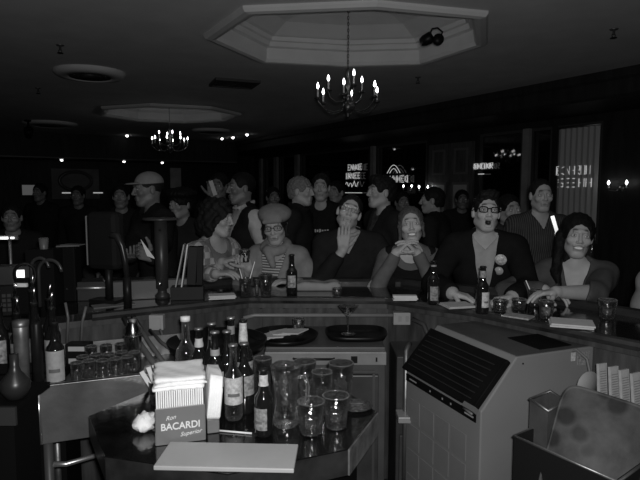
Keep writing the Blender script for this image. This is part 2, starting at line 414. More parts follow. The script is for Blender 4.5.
    def zone(cx, cy, cz, rx, ry, rz_, val, soft=.35):
        nonlocal c
        d = np.sqrt(((np.abs(hv[:, 0]) - cx) / rx) ** 2 + ((hv[:, 1] - cy) / ry) ** 2 + ((hv[:, 2] - cz) / rz_) ** 2) if cx > 0 else np.sqrt((hv[:, 0] / rx) ** 2 + ((hv[:, 1] - cy) / ry) ** 2 + ((hv[:, 2] - cz) / rz_) ** 2)
        t = np.clip((1 - d) / soft, 0, 1); c = c * (1 - t) + val * t
    if beard: zone(0, .06, -.085, .06, .06, .045, skin * beard, .6)
    zone(.031, .09, .040, .022, .03, .0075, skin * .28 if brows else skin, .5)
    zone(.031, .092, .010, .017, .012, .0105, skin * .45, .5)  # darkened ring puts eye-socket shade into the skin colour
    zone(.031, .092, .009, .0135, .012, .0065, EYEG * .8, .4); zone(.031, .094, .0095, .0058, .012, .0062, .02, .3)
    if mouth == 'open': zone(0, .085, -.060, .021, .03, .019, .015, .3); zone(0, .085, -.048, .015, .012, .006, .6, .4)
    elif mouth == 'smile': zone(0, .09, -.055, .034, .03, .019, skin * .5, .3); zone(0, .085, -.054, .024, .03, .008, .75, .3)
    else: zone(0, .09, -.056, .027, .02, .011, skin * .62, .5); zone(0, .095, -.056, .022, .02, .0028, skin * .3, .5)
    chunks.append(((Rh @ (hv * s).T).T + Hd, hq)); cols.append(c)
    # hands
    for key, (side, S, E_, W, f, n, curl) in arm.items():
        hfd = Field(np.array(W) - .22, np.array(W) + .22, max(hres, .0035) if hands and key in hands else .007)
        hfd.cap(E_ + (W - E_) * .45, W, .034 * s, .027 * s, .01); hfd.ell(W, np.array((.027, .027, .027)) * s, .01)
        hand_prims(hfd, W, f, n, side, curl, s * (.93 if female else 1))
        q = hfd.mesh(); chunks.append(q); cols.append(np.full(len(q[0]), skin))
    ob = np_object('person', chunks, SKINM, None, cols)
    ob.location = base; ob.rotation_euler = (0, 0, rz); tag(ob, label, 'person')
    # trousers and shoes
    fd = Field(lo, (hi[0], hi[1], pz + .16), res); fd.ell(P, np.array((.165, .115, .11)) * s, .03, inf=.008); legf(fd, .01, .97)
    np_object('trousers', [fd.mesh()], mat('trouser_cloth_%03d' % int(legs * 100), legs, .8, .2, .1, 30), ob)
    fd = Field((lo[0], lo[1], leg[0][2][2] - .14), (hi[0], hi[1] + .1, leg[0][2][2] + .06), res)
    for H0, K, A in leg: fd.cap(A + (0, -.015, -.03 * s), A + np.array((0, .14 * s, -.045 * s)), .045 * s, .038 * s, .02)
    np_object('shoes', [fd.mesh()], BLACK, ob)
    # garments
    for g in clothes:
        inf = g.get('inf', .010); gl = lo - inf; gh = hi + inf; gl[2] = pz - g.get('hem', .1) - .05; gh[2] = hi_b[2] + .03
        fd = Field(gl, gh, g.get('res', res)); torso(fd, inf)
        if g.get('hem', .1) > .1: fd.cap(P - (0, 0, g['hem'] - .1), P, .15, .15, .04)
        sl = g.get('sleeve', 'long')
        if sl == 'long': arms(fd, inf * .8, g.get('cuff', .88), keys=g.get('keys', 'LR'))
        elif sl == 'short': arms(fd, inf + .006, 0, .62)
        elif sl == 'elbow': arms(fd, inf + .003, .25)
        if g.get('collar'):
            for q in range(14):
                a0, a1 = [2 * PI * t / 14 for t in (q, q + 1)]; rr = (nk + .017 + inf * .5) * s
                if g.get('open', 0) and math.sin((a0 + a1) / 2) > .93: continue
                z0 = (.0 if math.sin(a0) > 0 else .02) + .02
                fd.cap(N + np.array((math.cos(a0) * rr, math.sin(a0) * rr + .01, .005 + .03 - .025 * math.sin(a0))), N + np.array((math.cos(a1) * rr, math.sin(a1) * rr + .01, .005 + .03 - .025 * math.sin(a1))), .011, .011, .006)
        if g.get('hood'): fd.ell(N - fw * .09 + sp * .02, (.10, .06, .06), .03)
        if g.get('v'):
            zv, slope = g['v']; Xg, Yg, Zg = fd.grid(); a = Yg; qy = (Yg) * math.cos(ph) - (Zg - pz) * math.sin(ph); qz = Yg * math.sin(ph) + (Zg - pz) * math.cos(ph)
            wd = (np.abs(Xg - g.get('vx', 0)) - (qz - zv * s) * slope) / math.sqrt(1 + slope * slope); sub_ = np.maximum(wd, -qy + .02); fd.F = np.maximum(fd.F, -sub_)
        if not g.get('scoop') and not g.get('collar'): fd.ell(N + fw * .05 + sp * .055, (.072, .07, .07), .008, 's')
        Xg, Yg, Zg = fd.grid()
        if g.get('scoop'):     # round neckline
            r0 = g['scoop']; cc = N + fw * .05; fd.F = np.maximum(fd.F, r0 - np.sqrt((Xg - cc[0]) ** 2 + (Yg - cc[1]) ** 2 + (Zg - cc[2]) ** 2))
        fo = g.get('fold', .004)
        fd.F = fd.F - fo * (np.sin(Xg * 31 + Zg * 17 + Yg * 9) * np.sin(Zg * 23 - Xg * 13) * .6 + .4 * np.sin(Zg * 47 + Xg * 22 + Yg * 38)) - fo * .3
        np_object(g['name'], [fd.mesh()], g['mat'], ob)
    # hair
    if hair:
        fz, sy, bz = hair.get('fz', .072), hair.get('sy', .025), hair.get('bz', -.055); th = hair.get('th', .012) * .65
        hh = Field((-.2, -.24, -.42), (.2, .2, .24), hair.get('res', hres * 1.1))
        hh.ell((0, -.016, .037), (.074 + th, .095 + th, .084 + th), .01)
        if hair.get('nape', True): hh.ell((0, -.05, -.02), (.062 + th * .5, .058 + th * .5, .06), .02)
        Xg, Yg, Zg = hh.grid()
        hh.ell((0, .105, fz - .086), (.070, .096, .094), .004, 's')
        side = hair.get('side', None if female else -.012)
        if side is not None:
            hh.F = np.maximum(hh.F, -np.maximum(-.012 - Yg, Zg - side - .012))
            for q in (-1, 1): hh.ell((q * .088, .002, -.006), (.034, .024, .036), .004, 's')
        else:
            hh.F = np.maximum(hh.F, -np.maximum(sy + .015 - Yg, Zg + .02))
        hh.F = np.maximum(hh.F, bz - Zg)
        for b in hair.get('blobs', ()):
            if len(b) == 2: hh.ell(b[0], b[1], .015)
            else: hh.cap(b[0], b[1], b[2], b[3], .015)
        amp = hair.get('amp', .003); fr = hair.get('freq', 1)
        Ys = Yg * fr; Xs = Xg * fr; Zs = Zg * fr
        hh.F = hh.F - amp * (np.sin(Xs * 210 + np.sin(Zs * 60) * 2) * .5 + np.sin(Ys * 160 + Xs * 70) * np.sin(Zs * 110 + Xs * 90) * .7)
        v, q = hh.mesh()
        np_object('hair', [((Rh @ (v * s).T).T + Hd, q)], mat('hair_%03d' % int(hair.get('g', .02) * 1000), hair.get('g', .02) * .7, .55, .10, .4, 120, .3, 200), ob)
    if glasses is not None:
        g = MB()
        for q in (-1, 1):
            cx = q * .033
            ring = [(cx + .023 * np.sign(math.cos(a)) * abs(math.cos(a)) ** .6, .103 - abs(q * 0) - .004 * abs(math.cos(a) * q - 0), .010 + .016 * np.sign(math.sin(a)) * abs(math.sin(a)) ** .6) for a in [2 * PI * t / 18 for t in range(18)]]
            g.tube(ring, glasses, 6, True)
            g.tube([(q * .056, .100, .015), (q * .074, .085, .013), (q * .080, .0, .010)], glasses, 6)
        g.tube([(-.011, .106, .014), (0, .109, .017), (.011, .106, .014)], glasses, 6)
        go = g.build('spectacles', BLACKM if glasses > .0015 else CHROME, ob); go.matrix_local = Matrix.Translation(Hd) @ Matrix(Rh.tolist()).to_4x4() @ Matrix.Scale(s, 4)
        gm = MB()
        for q in (-1, 1): gm.box((q * .033, .102, .010), (.042, .001, .028))
        lens = gm.build('lens', LENS, go)
    info = dict(ob=ob, Hd=Hd, Rh=Rh, N=N, P=P, sp=sp, fw=fw, s=s, base=base, R=R, pz=pz, arm=arm)
    if pose == 'sit': STOOLS.append((base.x, base.y, pz - .125 * s, 'dark bar stool under the ' + ' '.join(label.split()[:9])))
    return info
STOOLS = []
def head_child(inf, mb, name, m, bevel=0):
    o = mb.build(name, m, inf['ob'], bevel); o.matrix_local = Matrix.Translation(inf['Hd']) @ Matrix(inf['Rh'].tolist()).to_4x4() @ Matrix.Scale(inf['s'], 4); return o
def chest_child(inf, mb, name, m):
    o = mb.build(name, m, inf['ob']); ph = math.atan2(inf['sp'][1], inf['sp'][2]); o.matrix_local = Matrix.Translation(inf['P']) @ Matrix.Rotation(-ph, 4, 'X') @ Matrix.Scale(inf['s'], 4); return o

# ------------------------------------------------------------------ the room (turned about 31 degrees to the view)
UX, UY = -.5217, .8531           # along the window wall, away from the camera
NX, NY = .8531, .5217            # towards the window wall
RZ = math.atan2(UY, UX) - PI / 2 # turns local +Y into the along direction, local +X is the towards-window direction
ZC = 3.10
def W(n, u, z=0): return Vector((n * NX + u * UX, n * NY + u * UY, z))
N0, N1, U0, U1 = -2.6, 7.8, -2.6, 17.0
m = MB(); m.prism([W(N0, U0), W(N1 + .2, U0), W(N1 + .2, U1 + .2), W(N0, U1 + .2)], -.1, 0); struct(m.build('floor', FLOOR))
def octagon(cx, cy, pts): return [(cx + x, cy + y) for x, y in pts]
OCT = [(1.10, -.80), (1.37, .10), (.93, .97), (.02, 1.07), (-.95, .86), (-1.36, -.12), (-.88, -.93), (.17, -1.06)]
c1 = (.27, 5.42); c2 = (-2.85, 10.6)
OCT2 = [(math.cos(rad(a)) * 1.36, math.sin(rad(a)) * 1.22) for a in range(0, 360, 45)]
bm = bmesh.new(); edges = []
for loop in ([W(N0, U0), W(N1 + .2, U0), W(N1 + .2, U1 + .2), W(N0, U1 + .2)], octagon(*c1, OCT), octagon(*c2, OCT2)):
    vv = [bm.verts.new((p[0], p[1], ZC)) for p in loop]; edges += [bm.edges.new((vv[i], vv[(i + 1) % len(vv)])) for i in range(len(vv))]
bmesh.ops.triangle_fill(bm, use_beauty=True, use_dissolve=False, edges=edges)
for f in bm.faces:
    if f.normal.z > 0: f.normal_flip()
me = bpy.data.meshes.new('ceiling'); bm.to_mesh(me); bm.free(); me.materials.append(CEIL)
ceil = bpy.data.objects.new('ceiling', me); C.objects.link(ceil); struct(ceil)
def coffer(name, c, pts, prof, top):
    m = MB(); n = len(pts); vs = []
    for (k, z) in prof: vs += [(c[0] + x * k, c[1] + y * k, z) for x, y in pts]
    fs = [(i * n + j, i * n + (j + 1) % n, (i + 1) * n + (j + 1) % n, (i + 1) * n + j) for i in range(len(prof) - 1) for j in range(n)]
    m.add(vs, fs); o = struct(m.build(name, MOULD))
    t = MB(); k, z = prof[-1]; t.add([(c[0] + x * k, c[1] + y * k, z) for x, y in pts], [tuple(range(n))]); struct(t.build(top, CEIL))
coffer('trim_1', c1, OCT, [(1.0, ZC), (1.0, ZC - .02), (.985, ZC - .045), (.95, ZC - .055), (.915, ZC - .045), (.90, ZC - .01), (.895, ZC + .10), (.865, ZC + .115), (.855, ZC + .16), (.835, ZC + .17), (.83, ZC + .21), (.80, ZC + .22), (.66, ZC + .32), (.45, ZC + .39), (.25, ZC + .42)], 'ceiling_recess')
coffer('trim_2', c2, OCT2, [(1.0, ZC), (1.0, ZC - .02), (.985, ZC - .045), (.95, ZC - .055), (.915, ZC - .045), (.88, ZC - .01), (.87, ZC + .12), (.83, ZC + .17), (.82, ZC + .21)], 'ceiling_recess')
# bulkhead over the windows, a stepped dark wood fascia
m = MB(); prof = [(0, ZC), (0, ZC - .10), (.03, ZC - .13), (.03, ZC - .30), (.06, ZC - .33), (1.4, ZC - .33), (1.4, ZC)]
A_, B_ = W(6.55, U0), W(6.55, U1)
m.sweep([B_, A_], prof); struct(m.build('wall_bulkhead', WALL))
m = MB(); A_, B_ = W(N0, 15.6), W(6.6, 15.6)
m.sweep([A_, B_], [(0, ZC), (0, 2.46), (1.4, 2.46), (1.4, ZC)]); struct(m.build('wall_bulkhead', WALL))
m = MB(); m.sweep([A_ + Vector((UX, UY, 0)) * -.02, B_ + Vector((UX, UY, 0)) * -.02], [(0, 2.49), (0, 2.462), (.03, 2.462), (.03, 2.49)]); struct(m.build('trim_3', mat('trim_wood', .09, .4)))
def wallbox(name, n0, n1, u0, u1, z0, z1, m_):
    m = MB(); m.prism([W(n0, u0), W(n1, u0), W(n1, u1), W(n0, u1)], z0, z1); return struct(m.build(name, m_))
wallbox('wall_far', N0, N1 + .2, U1, U1 + .2, 0, ZC, WALL)
wallbox('wall_left', N0 - .2, N0, U0, U1 + .2, 0, ZC, WALL)
wallbox('wall_near', N0, N1 + .2, U0 - .2, U0, 0, ZC, WALL)
NW = 7.8
def wt(px, n=NW):               # where along the window wall a sight line lands
    k = (px - 320) / 552.; y = n / (NX * k + NY); return UX * k * y + UY * y
# window wall: dado, head, piers and windows between them
wallbox('wall_right', NW, NW + .2, U0, U1, 0, .85, WALL)
wallbox('wall_right', NW, NW + .2, U0, U1, 2.66, ZC, WALL)
WIN = [(600, 555), (550, 528), (521, 478), (426, 376), (369, 300), (294, 279), (273, 263), (258, 246)]
spans = [(wt(a), wt(b)) for a, b in WIN]; prev = U0; wi = 0
NIGHT = mat('night_street', .006, .9)
POST = mat('window_post_paint', .30, .4, .5, .15, 5)
for (a, b) in spans:
    if a > prev + .01: wallbox('wall_right', NW, NW + .2, prev, a, .85, 2.66, WALL)
    prev = b; wi += 1
    o = MB(); f = .045
    for (u0, u1, z0, z1) in ((a, a + f, .85, 2.66), (b - f, b, .85, 2.66), (a + f, b - f, .85, .85 + f), (a + f, b - f, 2.66 - f, 2.66)):
        o.prism([W(NW + .02, u0), W(NW + .10, u0), W(NW + .10, u1), W(NW + .02, u1)], z0, z1)
    fr = struct(o.build('window_%d' % wi, mat('window_frame_wood', .07, .4)))
    g = MB(); g.prism([W(NW + .05, a + f), W(NW + .06, a + f), W(NW + .06, b - f), W(NW + .05, b - f)], .85 + f, 2.66 - f); g.build('window_glass', WINDOW, fr)
wallbox('wall_right', NW, NW + .2, prev, U1, .85, 2.66, WALL)
# pale posts standing between the windows
for i, px in enumerate((525, 372.5, 297, 276, 261)):
    u = wt(px, NW - .05); w_ = (.06, .06, .10, .10, .08)[i]; wallbox('trim_%d' % (4 + i), NW - .08, NW + .0, u - w_, u + w_, .85, 2.66, POST)
# pale blind drawn over the nearest window
m = MB(); a, b = wt(597, NW - .03), wt(557, NW - .03); k = 14; vs = []; 
for i in range(k + 1):
    u = a + (b - a) * i / k; d = .02 * (i % 2)
    vs += [tuple(W(NW - .03 - d, u, .9)), tuple(W(NW - .03 - d, u, 2.60)), tuple(W(NW - .018 - d, u, 2.60)), tuple(W(NW - .018 - d, u, .9))]
fs = [(i * 4 + j, i * 4 + 4 + j, i * 4 + 4 + (j + 1) % 4, i * 4 + (j + 1) % 4) for i in range(k) for j in range(4)]
m.add(vs, fs); bl = m.build('window_blind', mat('pale_blind', .55, .8, .2))
tag(bl, 'pale hanging blind covering the window at the far right', 'blind')
r = MB(); r.tube([W(NW - .04, a - .03, 2.61), W(NW - .04, b + .03, 2.61)], .018, 8); r.build('head_rail', STEELD, bl)
# wooden double door between the windows
da, db = wt(474), wt(430)
dm = MB(); dm.prism([W(NW - .05, da), W(NW, da), W(NW, db), W(NW - .05, db)], 0, 2.55); door = struct(dm.build('door_1', mat('door_wood', .10, .4, .4, .3, 5, stretch=(5, 5, .8))))
mid = (da + db) / 2
for (u0, u1) in ((da + .12, mid - .12), (mid + .12, db - .12)):
    o = MB(); o.prism([W(NW - .065, u0), W(NW - .05, u0), W(NW - .05, u1), W(NW - .065, u1)], 1.15, 1.75); o.build('door_pane', mat('door_pane', .5, .35, .5), door)
    o = MB()
    for (a_, b_, z0, z1) in ((u0 - .03, u0, 1.10, 1.80), (u1, u1 + .03, 1.10, 1.80), (u0, u1, 1.10, 1.15), (u0, u1, 1.75, 1.80), (u0, u1, .3, .34), (u0, u1, .9, .94), (u0, u0 + .04, .34, .9), (u1 - .04, u1, .34, .9), (u0, u1, 1.95, 1.99), (u0, u1, 2.4, 2.44), (u0, u0 + .04, 1.99, 2.4), (u1 - .04, u1, 1.99, 2.4)):
        o.prism([W(NW - .07, a_), W(NW - .045, a_), W(NW - .045, b_), W(NW - .07, b_)], z0, z1)
    o.build('door_moulding', mat('door_moulding', .16, .35), door)
# neon signs hung in the windows, seen from behind
def neon(px0, px1, y0, y1, rows, label, seed, strength=.5):
    rn = random.Random(seed); n = NW - .035
    u0, u1 = wt(px0, n), wt(px1, n); d = W(n, (u0 + u1) / 2).y; zt = ony(320, y0, d).z; zb = ony(320, y1, d).z
    root = empty('neon_sign', W(n, (u0 + u1) / 2, (zt + zb) / 2), RZ, label, 'neon sign', 'neon signs hung in the windows')
    L = abs(u0 - u1); Hh = zt - zb; s = -1 if u0 > u1 else 1
    back = MB(); back.tube([(0.03, -L / 2, 0), (.03, L / 2, 0)], .008, 6); back.tube([(0.03, -L * .3, -Hh / 2), (.03, -L * .3, Hh / 2)], .006, 6); back.tube([(0.03, L * .3, -Hh / 2), (.03, L * .3, Hh / 2)], .006, 6)
    back.tube([(0.03, -L * .3, Hh / 2), (.03, -L * .3, 2.62 - (zt + zb) / 2)], .003, 5); back.tube([(0.03, L * .3, Hh / 2), (.03, L * .3, 2.62 - (zt + zb) / 2)], .003, 5)
    back.build('frame', BLACK, root)
    rh = Hh / len(rows)
    for ri, (kind, a, b, cnt) in enumerate(rows):
        z0 = Hh / 2 - (ri + .5) * rh; t = MB()
        if kind == 'letters':
            wd = (b - a) * L / cnt
            for i in range(cnt):
                y = L / 2 - (a * L + wd * (i + .5)); h_ = rh * .34; w2 = wd * .36; g = rn.choice('ORDESNUH')
                P = {'O': [(-1, -1), (-1, 1), (1, 1), (1, -1), (-1, -1)], 'R': [(-1, -1), (-1, 1), (1, 1), (1, 0), (-1, 0), (1, -1)], 'D': [(1, -1), (1, 1), (-1, .6), (-1, -.6), (1, -1)], 'E': [(1, 1), (-1, 1), (-1, 0), (.7, 0), (-1, 0), (-1, -1), (1, -1)],
                     'S': [(1, 1), (-1, .8), (-1, .1), (1, -.1), (1, -.9), (-1, -1)], 'N': [(-1, -1), (-1, 1), (1, -1), (1, 1)], 'U': [(-1, 1), (-1, -.8), (0, -1), (1, -.8), (1, 1)], 'H': [(-1, -1), (-1, 1), (-1, 0), (1, 0), (1, 1), (1, -1)]}[g]
                t.tube([(0, y - p[0] * w2, z0 + p[1] * h_) for p in P], .007, 6); t.tube([(.012, y - p[0] * w2 * .55 + .01, z0 + p[1] * h_ * .6) for p in P], .005, 6)
            t.build('neon_letters', NEON, root)
        elif kind == 'line':
            t.tube([(0, L / 2 - a * L, z0), (0, L / 2 - b * L, z0)], .009, 6); t.build('neon_line', NEON, root)
        elif kind == 'arc':
            t.tube([(0, L / 2 - (a + (b - a) * k / 12) * L, z0 - rh * .4 + math.sin(PI * k / 12) * rh * .8) for k in range(13)], .009, 6)
            t.tube([(0, L / 2 - (a + (b - a) * (.2 + .6 * k / 12)) * L, z0 - rh * .4 + math.sin(PI * k / 12) * rh * .45) for k in range(13)], .009, 6); t.build('neon_arch', NEON, root)
        elif kind == 'swash':
            t.tube([(0, L / 2 - (a + (b - a) * k / 16) * L, z0 + math.sin(k * 1.3) * rh * (.15 + .25 * ((k * 7) % 3) / 2)) for k in range(17)], .009, 6); t.build('neon_swash', NEON, root)
neon(555, 594, 164, 189, [('letters', .0, .9, 7), ('letters', .05, .95, 5)], 'neon sign of two stacked words over the pale blind', 3)
neon(468, 497, 162, 178, [('letters', .0, .85, 8), ('line', .35, .55, 1)], 'small neon sign of one word with a curled end and short bar below', 5)
neon(344, 362, 163, 197, [('letters', .2, 1, 5), ('letters', .1, .9, 5), ('swash', .1, .8, 1), ('line', 0, 1, 1)], 'tall neon sign of stacked short words in window left of the pale post', 8)
neon(382, 408, 164, 184, [('arc', .2, .7, 1), ('letters', .3, 1, 5)], 'neon sign with an arch over a word, right of the pale post', 11)

# ------------------------------------------------------------------ lamps
def chandelier(loc, n_out, n_in, R1, R2, label, ztop, emit_mat, seg=8, rot0=0):
    root = empty('chandelier', loc, 0, label, 'chandelier')
    m = MB(); m.lathe([(0, -.20), (.012, -.195), (.02, -.175), (.01, -.165), (.03, -.15), (.062, -.12), (.068, -.095), (.05, -.07), (.022, -.055), (.018, -.02), (.03, 0), (.034, .02), (.02, .04), (.014, .07), (.022, .10), (.026, .12), (.014, .15), (.01, .20), (.024, .23), (.02, .26), (.008, .28), (0, .285)], 16); m.build('column', BRASS, root)
    ch = MB(); z = .285; k = 0
    while z < ztop - loc[2] - .05:
        pts = [(.008 * math.cos(a) if k % 2 else 0, 0 if k % 2 else .008 * math.cos(a), z + .018 + .020 * math.sin(a)) for a in [2 * PI * i / 8 for i in range(8)]]
        ch.tube(pts, .0028, 5, True); z += .030; k += 1
    ch.build('chain', BRASS, root)
    cn = MB(); cn.lathe([(0, 0), (.05, 0), (.055, -.02), (.02, -.045), (0, -.05)], 16, (0, 0, ztop - loc[2])); cn.build('ceiling_rose', BRASS, root)
    def arm(ang, R, zc):
        a = MB(); ca, sa = math.cos(ang), math.sin(ang)
        pr = [(.02, -.09), (R * .25, -.135), (R * .5, -.155), (R * .78, -.13), (R * .95, -.07), (R, zc)]
        if R < .28: pr = [(.02, .0), (R * .3, -.04), (R * .6, -.045), (R * .9, -.0), (R, zc)]
        P = []
        for i in range(len(pr) - 1):
            for t in (0, .5): P.append((pr[i][0] + (pr[i + 1][0] - pr[i][0]) * t, pr[i][1] + (pr[i + 1][1] - pr[i][1]) * t))
        P.append(pr[-1]); a.tube([(r * ca, r * sa, z) for r, z in P], .0065, seg); ao = a.build('arm', BRASS, root)
        x, y = R * ca, R * sa
        d = MB(); d.lathe([(0, zc), (.008, zc), (.036, zc + .012), (.038, zc + .016), (.01, zc + .012), (.013, zc + .03), (.0, zc + .03)], 12, (x, y, 0)); d.build('drip_pan', BRASS, ao)
        c = MB(); c.lathe([(0, zc + .012), (.0095, zc + .012), (.0095, zc + .105), (0, zc + .105)], 10, (x, y, 0)); c.build('candle_sleeve', CANDLE, ao)
        b = MB(); b.lathe([(0, zc + .104), (.006, zc + .106), (.0125, zc + .122), (.011, zc + .138), (.004, zc + .16), (0, zc + .168)], 10, (x, y, 0)); b.build('bulb', emit_mat, ao)
    for i in range(n_out): arm(rot0 + 2 * PI * i / n_out, R1, -.045)
    for i in range(n_in): arm(rot0 + .4 + 2 * PI * i / n_in, R2, .06)
    return root
p = ony(348, 97, 5.5)
chandelier((p.x, p.y, p.z), 6, 3, .315, .20, 'brass candle chandelier hanging on a chain under the near octagonal recess', ZC + .42, BULB, rot0=.35)
p = ony(170, 143, 10.6)
chandelier((p.x, p.y, p.z), 8, 4, .33, .20, 'smaller looking brass chandelier hanging under the far octagonal recess', ZC + .21, BULB, 6, .1)
def sconce(px, py, n, label):
    u = wt(px, n); d = W(n, u).y; z = ony(320, py, d).z - .06
    r = empty('wall_sconce', W(n, u, z), RZ, label, 'wall lamp', 'candle wall lamps')
    m = MB(); m.lathe([(0, -.0), (.05, -.0), (.04, .012), (0, .015)], 14); o = m.build('backplate', BRASS, r); o.rotation_euler = (0, -PI / 2, 0)
    for s in (-1, 1):
        m = MB(); m.tube([(-.01, 0, 0), (-.06, s * .05, -.04), (-.10, s * .12, -.03), (-.10, s * .13, .0)], .007, 6); a = m.build('arm', BRASS, r)
        c = MB(); c.lathe([(0, 0), (.03, .008), (.01, .01), (.011, .05), (0, .05)], 10, (-.10, s * .13, 0)); c.build('candle_sleeve', CANDLE, a)
        b = MB(); b.lathe([(0, .05), (.017, .07), (.014, .09), (0, .115)], 10, (-.10, s * .13, 0)); b.build('bulb', BULB, a)
sconce(621, 184, NW - .0, 'two-candle wall lamp on the dark wall at the right edge')
sconce(411, 187, NW - .06, 'two-candle wall lamp beyond the blonde woman, brighter of the far pair')
sconce(427, 188, NW - .06, 'two-candle wall lamp just left of the wooden double door')
def downlight(p, label, m_=DOWN, s=1):
    r = empty('ceiling_downlight', p, 0, label, 'ceiling light', 'small recessed ceiling lights')
    m = MB(); m.lathe([(.045 * s, 0), (.075 * s, -.004), (.078 * s, -.012), (.055 * s, -.014), (.045 * s, 0)], 16); m.build('trim_ring', STEELD, r)
    m = MB(); m.lathe([(0, -.055), (.03 * s, -.045), (.05 * s, -.002)], 14); m.build('lens', m_, r)
for px, py, t in ((11, 131, 'at the far left above the dark bulkhead'), (127, 135, 'on the ceiling just in front of the far bulkhead'), (222, 138, 'leftmost of the three in a row beyond the far chandelier'), (233, 137, 'middle one of the three in a row beyond the far chandelier'), (247, 134, 'rightmost of the three in a row beyond the far chandelier')):
    downlight(onz(px, py, ZC - .002), 'small lit ceiling light ' + t, s=.8)
for px, t in ((63, 'left'), (125, 'middle'), (163, 'right')):
    k = (px - 320) / 552.; y = 16.0 / (UX * k + UY); downlight(Vector((k * y, y, 2.458)), 'small lit ceiling light under the far bulkhead, %s of three' % t, s=.8)
# ceiling fittings
def disc(px, py, R, label, slots=True):
    p = onz(px, py, ZC); r = empty('ceiling_diffuser', p, 0, label, 'air vent', 'round ceiling air vents')
    m = MB(); m.lathe([(R, 0), (R * 1.0, -.03), (R * .9, -.06), (R * .62, -.075), (R * .58, -.05), (R * .56, 0)], 28); m.build('outer_ring', MOULD, r)
    m = MB()
    for k in (.5, .36, .22): m.lathe([(R * k, -.03), (R * (k + .08), -.065), (R * (k + .085), -.06), (R * (k + .01), -.025)], 24)
    m.build('inner_rings', STEELD, r); m = MB(); m.lathe([(0, -.02), (R * .56, -.005), (R * .56, 0)], 20); m.build('throat', BLACKM, r)
disc(90, 72, .42, 'large round air vent in the ceiling at the left')
disc(50, 123, .55, 'round air vent in the ceiling far off at the left')
disc(211, 130, .45, 'round air vent in the ceiling beyond the far octagonal recess')
c_ = [onz(a, b, ZC) for a, b in ((205, 83), (222, 77), (262, 80), (248, 88))]
ctr = sum(c_, Vector()) / 4; ctr.z = ZC
r = empty('ceiling_grille', ctr, math.atan2(c_[2].y - c_[1].y, c_[2].x - c_[1].x), 'dark rectangular return air grille in the ceiling', 'air vent')
m = MB(); m.box((0, 0, -.012), (.56, .46, .02)); m.build('duct_box', BLACKM, r)
m = MB(); [m.box((x, 0, -.028), (.012, .44, .02), ry=.6) for x in np.linspace(-.25, .25, 14)]; m.build('slats', mat('grille_paint', .06, .6), r)
m = MB(); m.box((0, .235, -.02), (.60, .03, .035)); m.box((0, -.235, -.02), (.60, .03, .035)); m.box((.285, 0, -.02), (.03, .44, .035)); m.box((-.285, 0, -.02), (.03, .44, .035)); m.build('frame', mat('grille_paint', .06, .6), r)
def sprinkler(px, py, label):
    r = empty('fire_sprinkler', onz(px, py - 4, ZC), 0, label, 'sprinkler', 'ceiling fire sprinklers')
    m = MB(); m.lathe([(0, 0), (.04, 0), (.035, -.008), (.012, -.012), (.01, -.05), (0, -.05)], 12); m.build('escutcheon', STEELD, r)
    m = MB(); m.lathe([(0, -.075), (.028, -.075), (.03, -.08), (0, -.082)], 12); m.tube([(-.012, 0, -.045), (-.016, 0, -.06), (-.003, 0, -.078)], .003, 5); m.tube([(.012, 0, -.045), (.016, 0, -.06), (.003, 0, -.078)], .003, 5); m.build('deflector', BLACK, r)
sprinkler(60, 49, 'small dark fire sprinkler in the ceiling at the upper left')
sprinkler(38, 92, 'small dark fire sprinkler in the ceiling left of the large round vent')
sprinkler(614, 33, 'small dark fire sprinkler in the ceiling at the upper right')
sprinkler(418, 81, 'small dark fire sprinkler in the ceiling right of the near chandelier')
# spotlight mounted on the edge of the near recess
p = ony(432, 39, 5.1); r = empty('spotlight', p, 0, 'small black spotlight fixed to the rim of the near recess', 'spotlight')
m = MB(); m.lathe([(0, -.07), (.035, -.065), (.05, -.03), (.052, .04), (.045, .045), (.0, .03)], 16); o = m.build('lamp_head', BLACK, r); o.rotation_euler = (rad(70), 0, rad(60)); o.location = (-.04, 0, 0)
m = MB(); m.lathe([(0, -.02), (.05, -.02), (.05, .02), (0, .02)], 14); o = m.build('mount', BLACK, r); o.rotation_euler = (PI / 2, 0, 0); o.location = (.06, .02, 0)
m = MB(); m.tube([(-.02, 0, .04), (.0, 0, .09), (.05, .01, .10), (.10, .03, .07), (.09, .06, .03)], .008, 6); m.build('cable', BLACK, r)
r = empty('track_light', onz(28, 120, ZC), 0, 'dark ceiling spotlight hanging at the far left', 'spotlight')
m = MB(); m.lathe([(0, 0), (.08, 0), (.08, -.03), (.02, -.04), (.02, -.18), (0, -.18)], 14); m.build('mount', BLACK, r)
m = MB(); m.lathe([(0, -.10), (.07, -.10), (.09, .10), (0, .08)], 14); o = m.build('lamp_head', BLACK, r); o.location = (0, 0, -.26); o.rotation_euler = (rad(40), rad(30), 0)
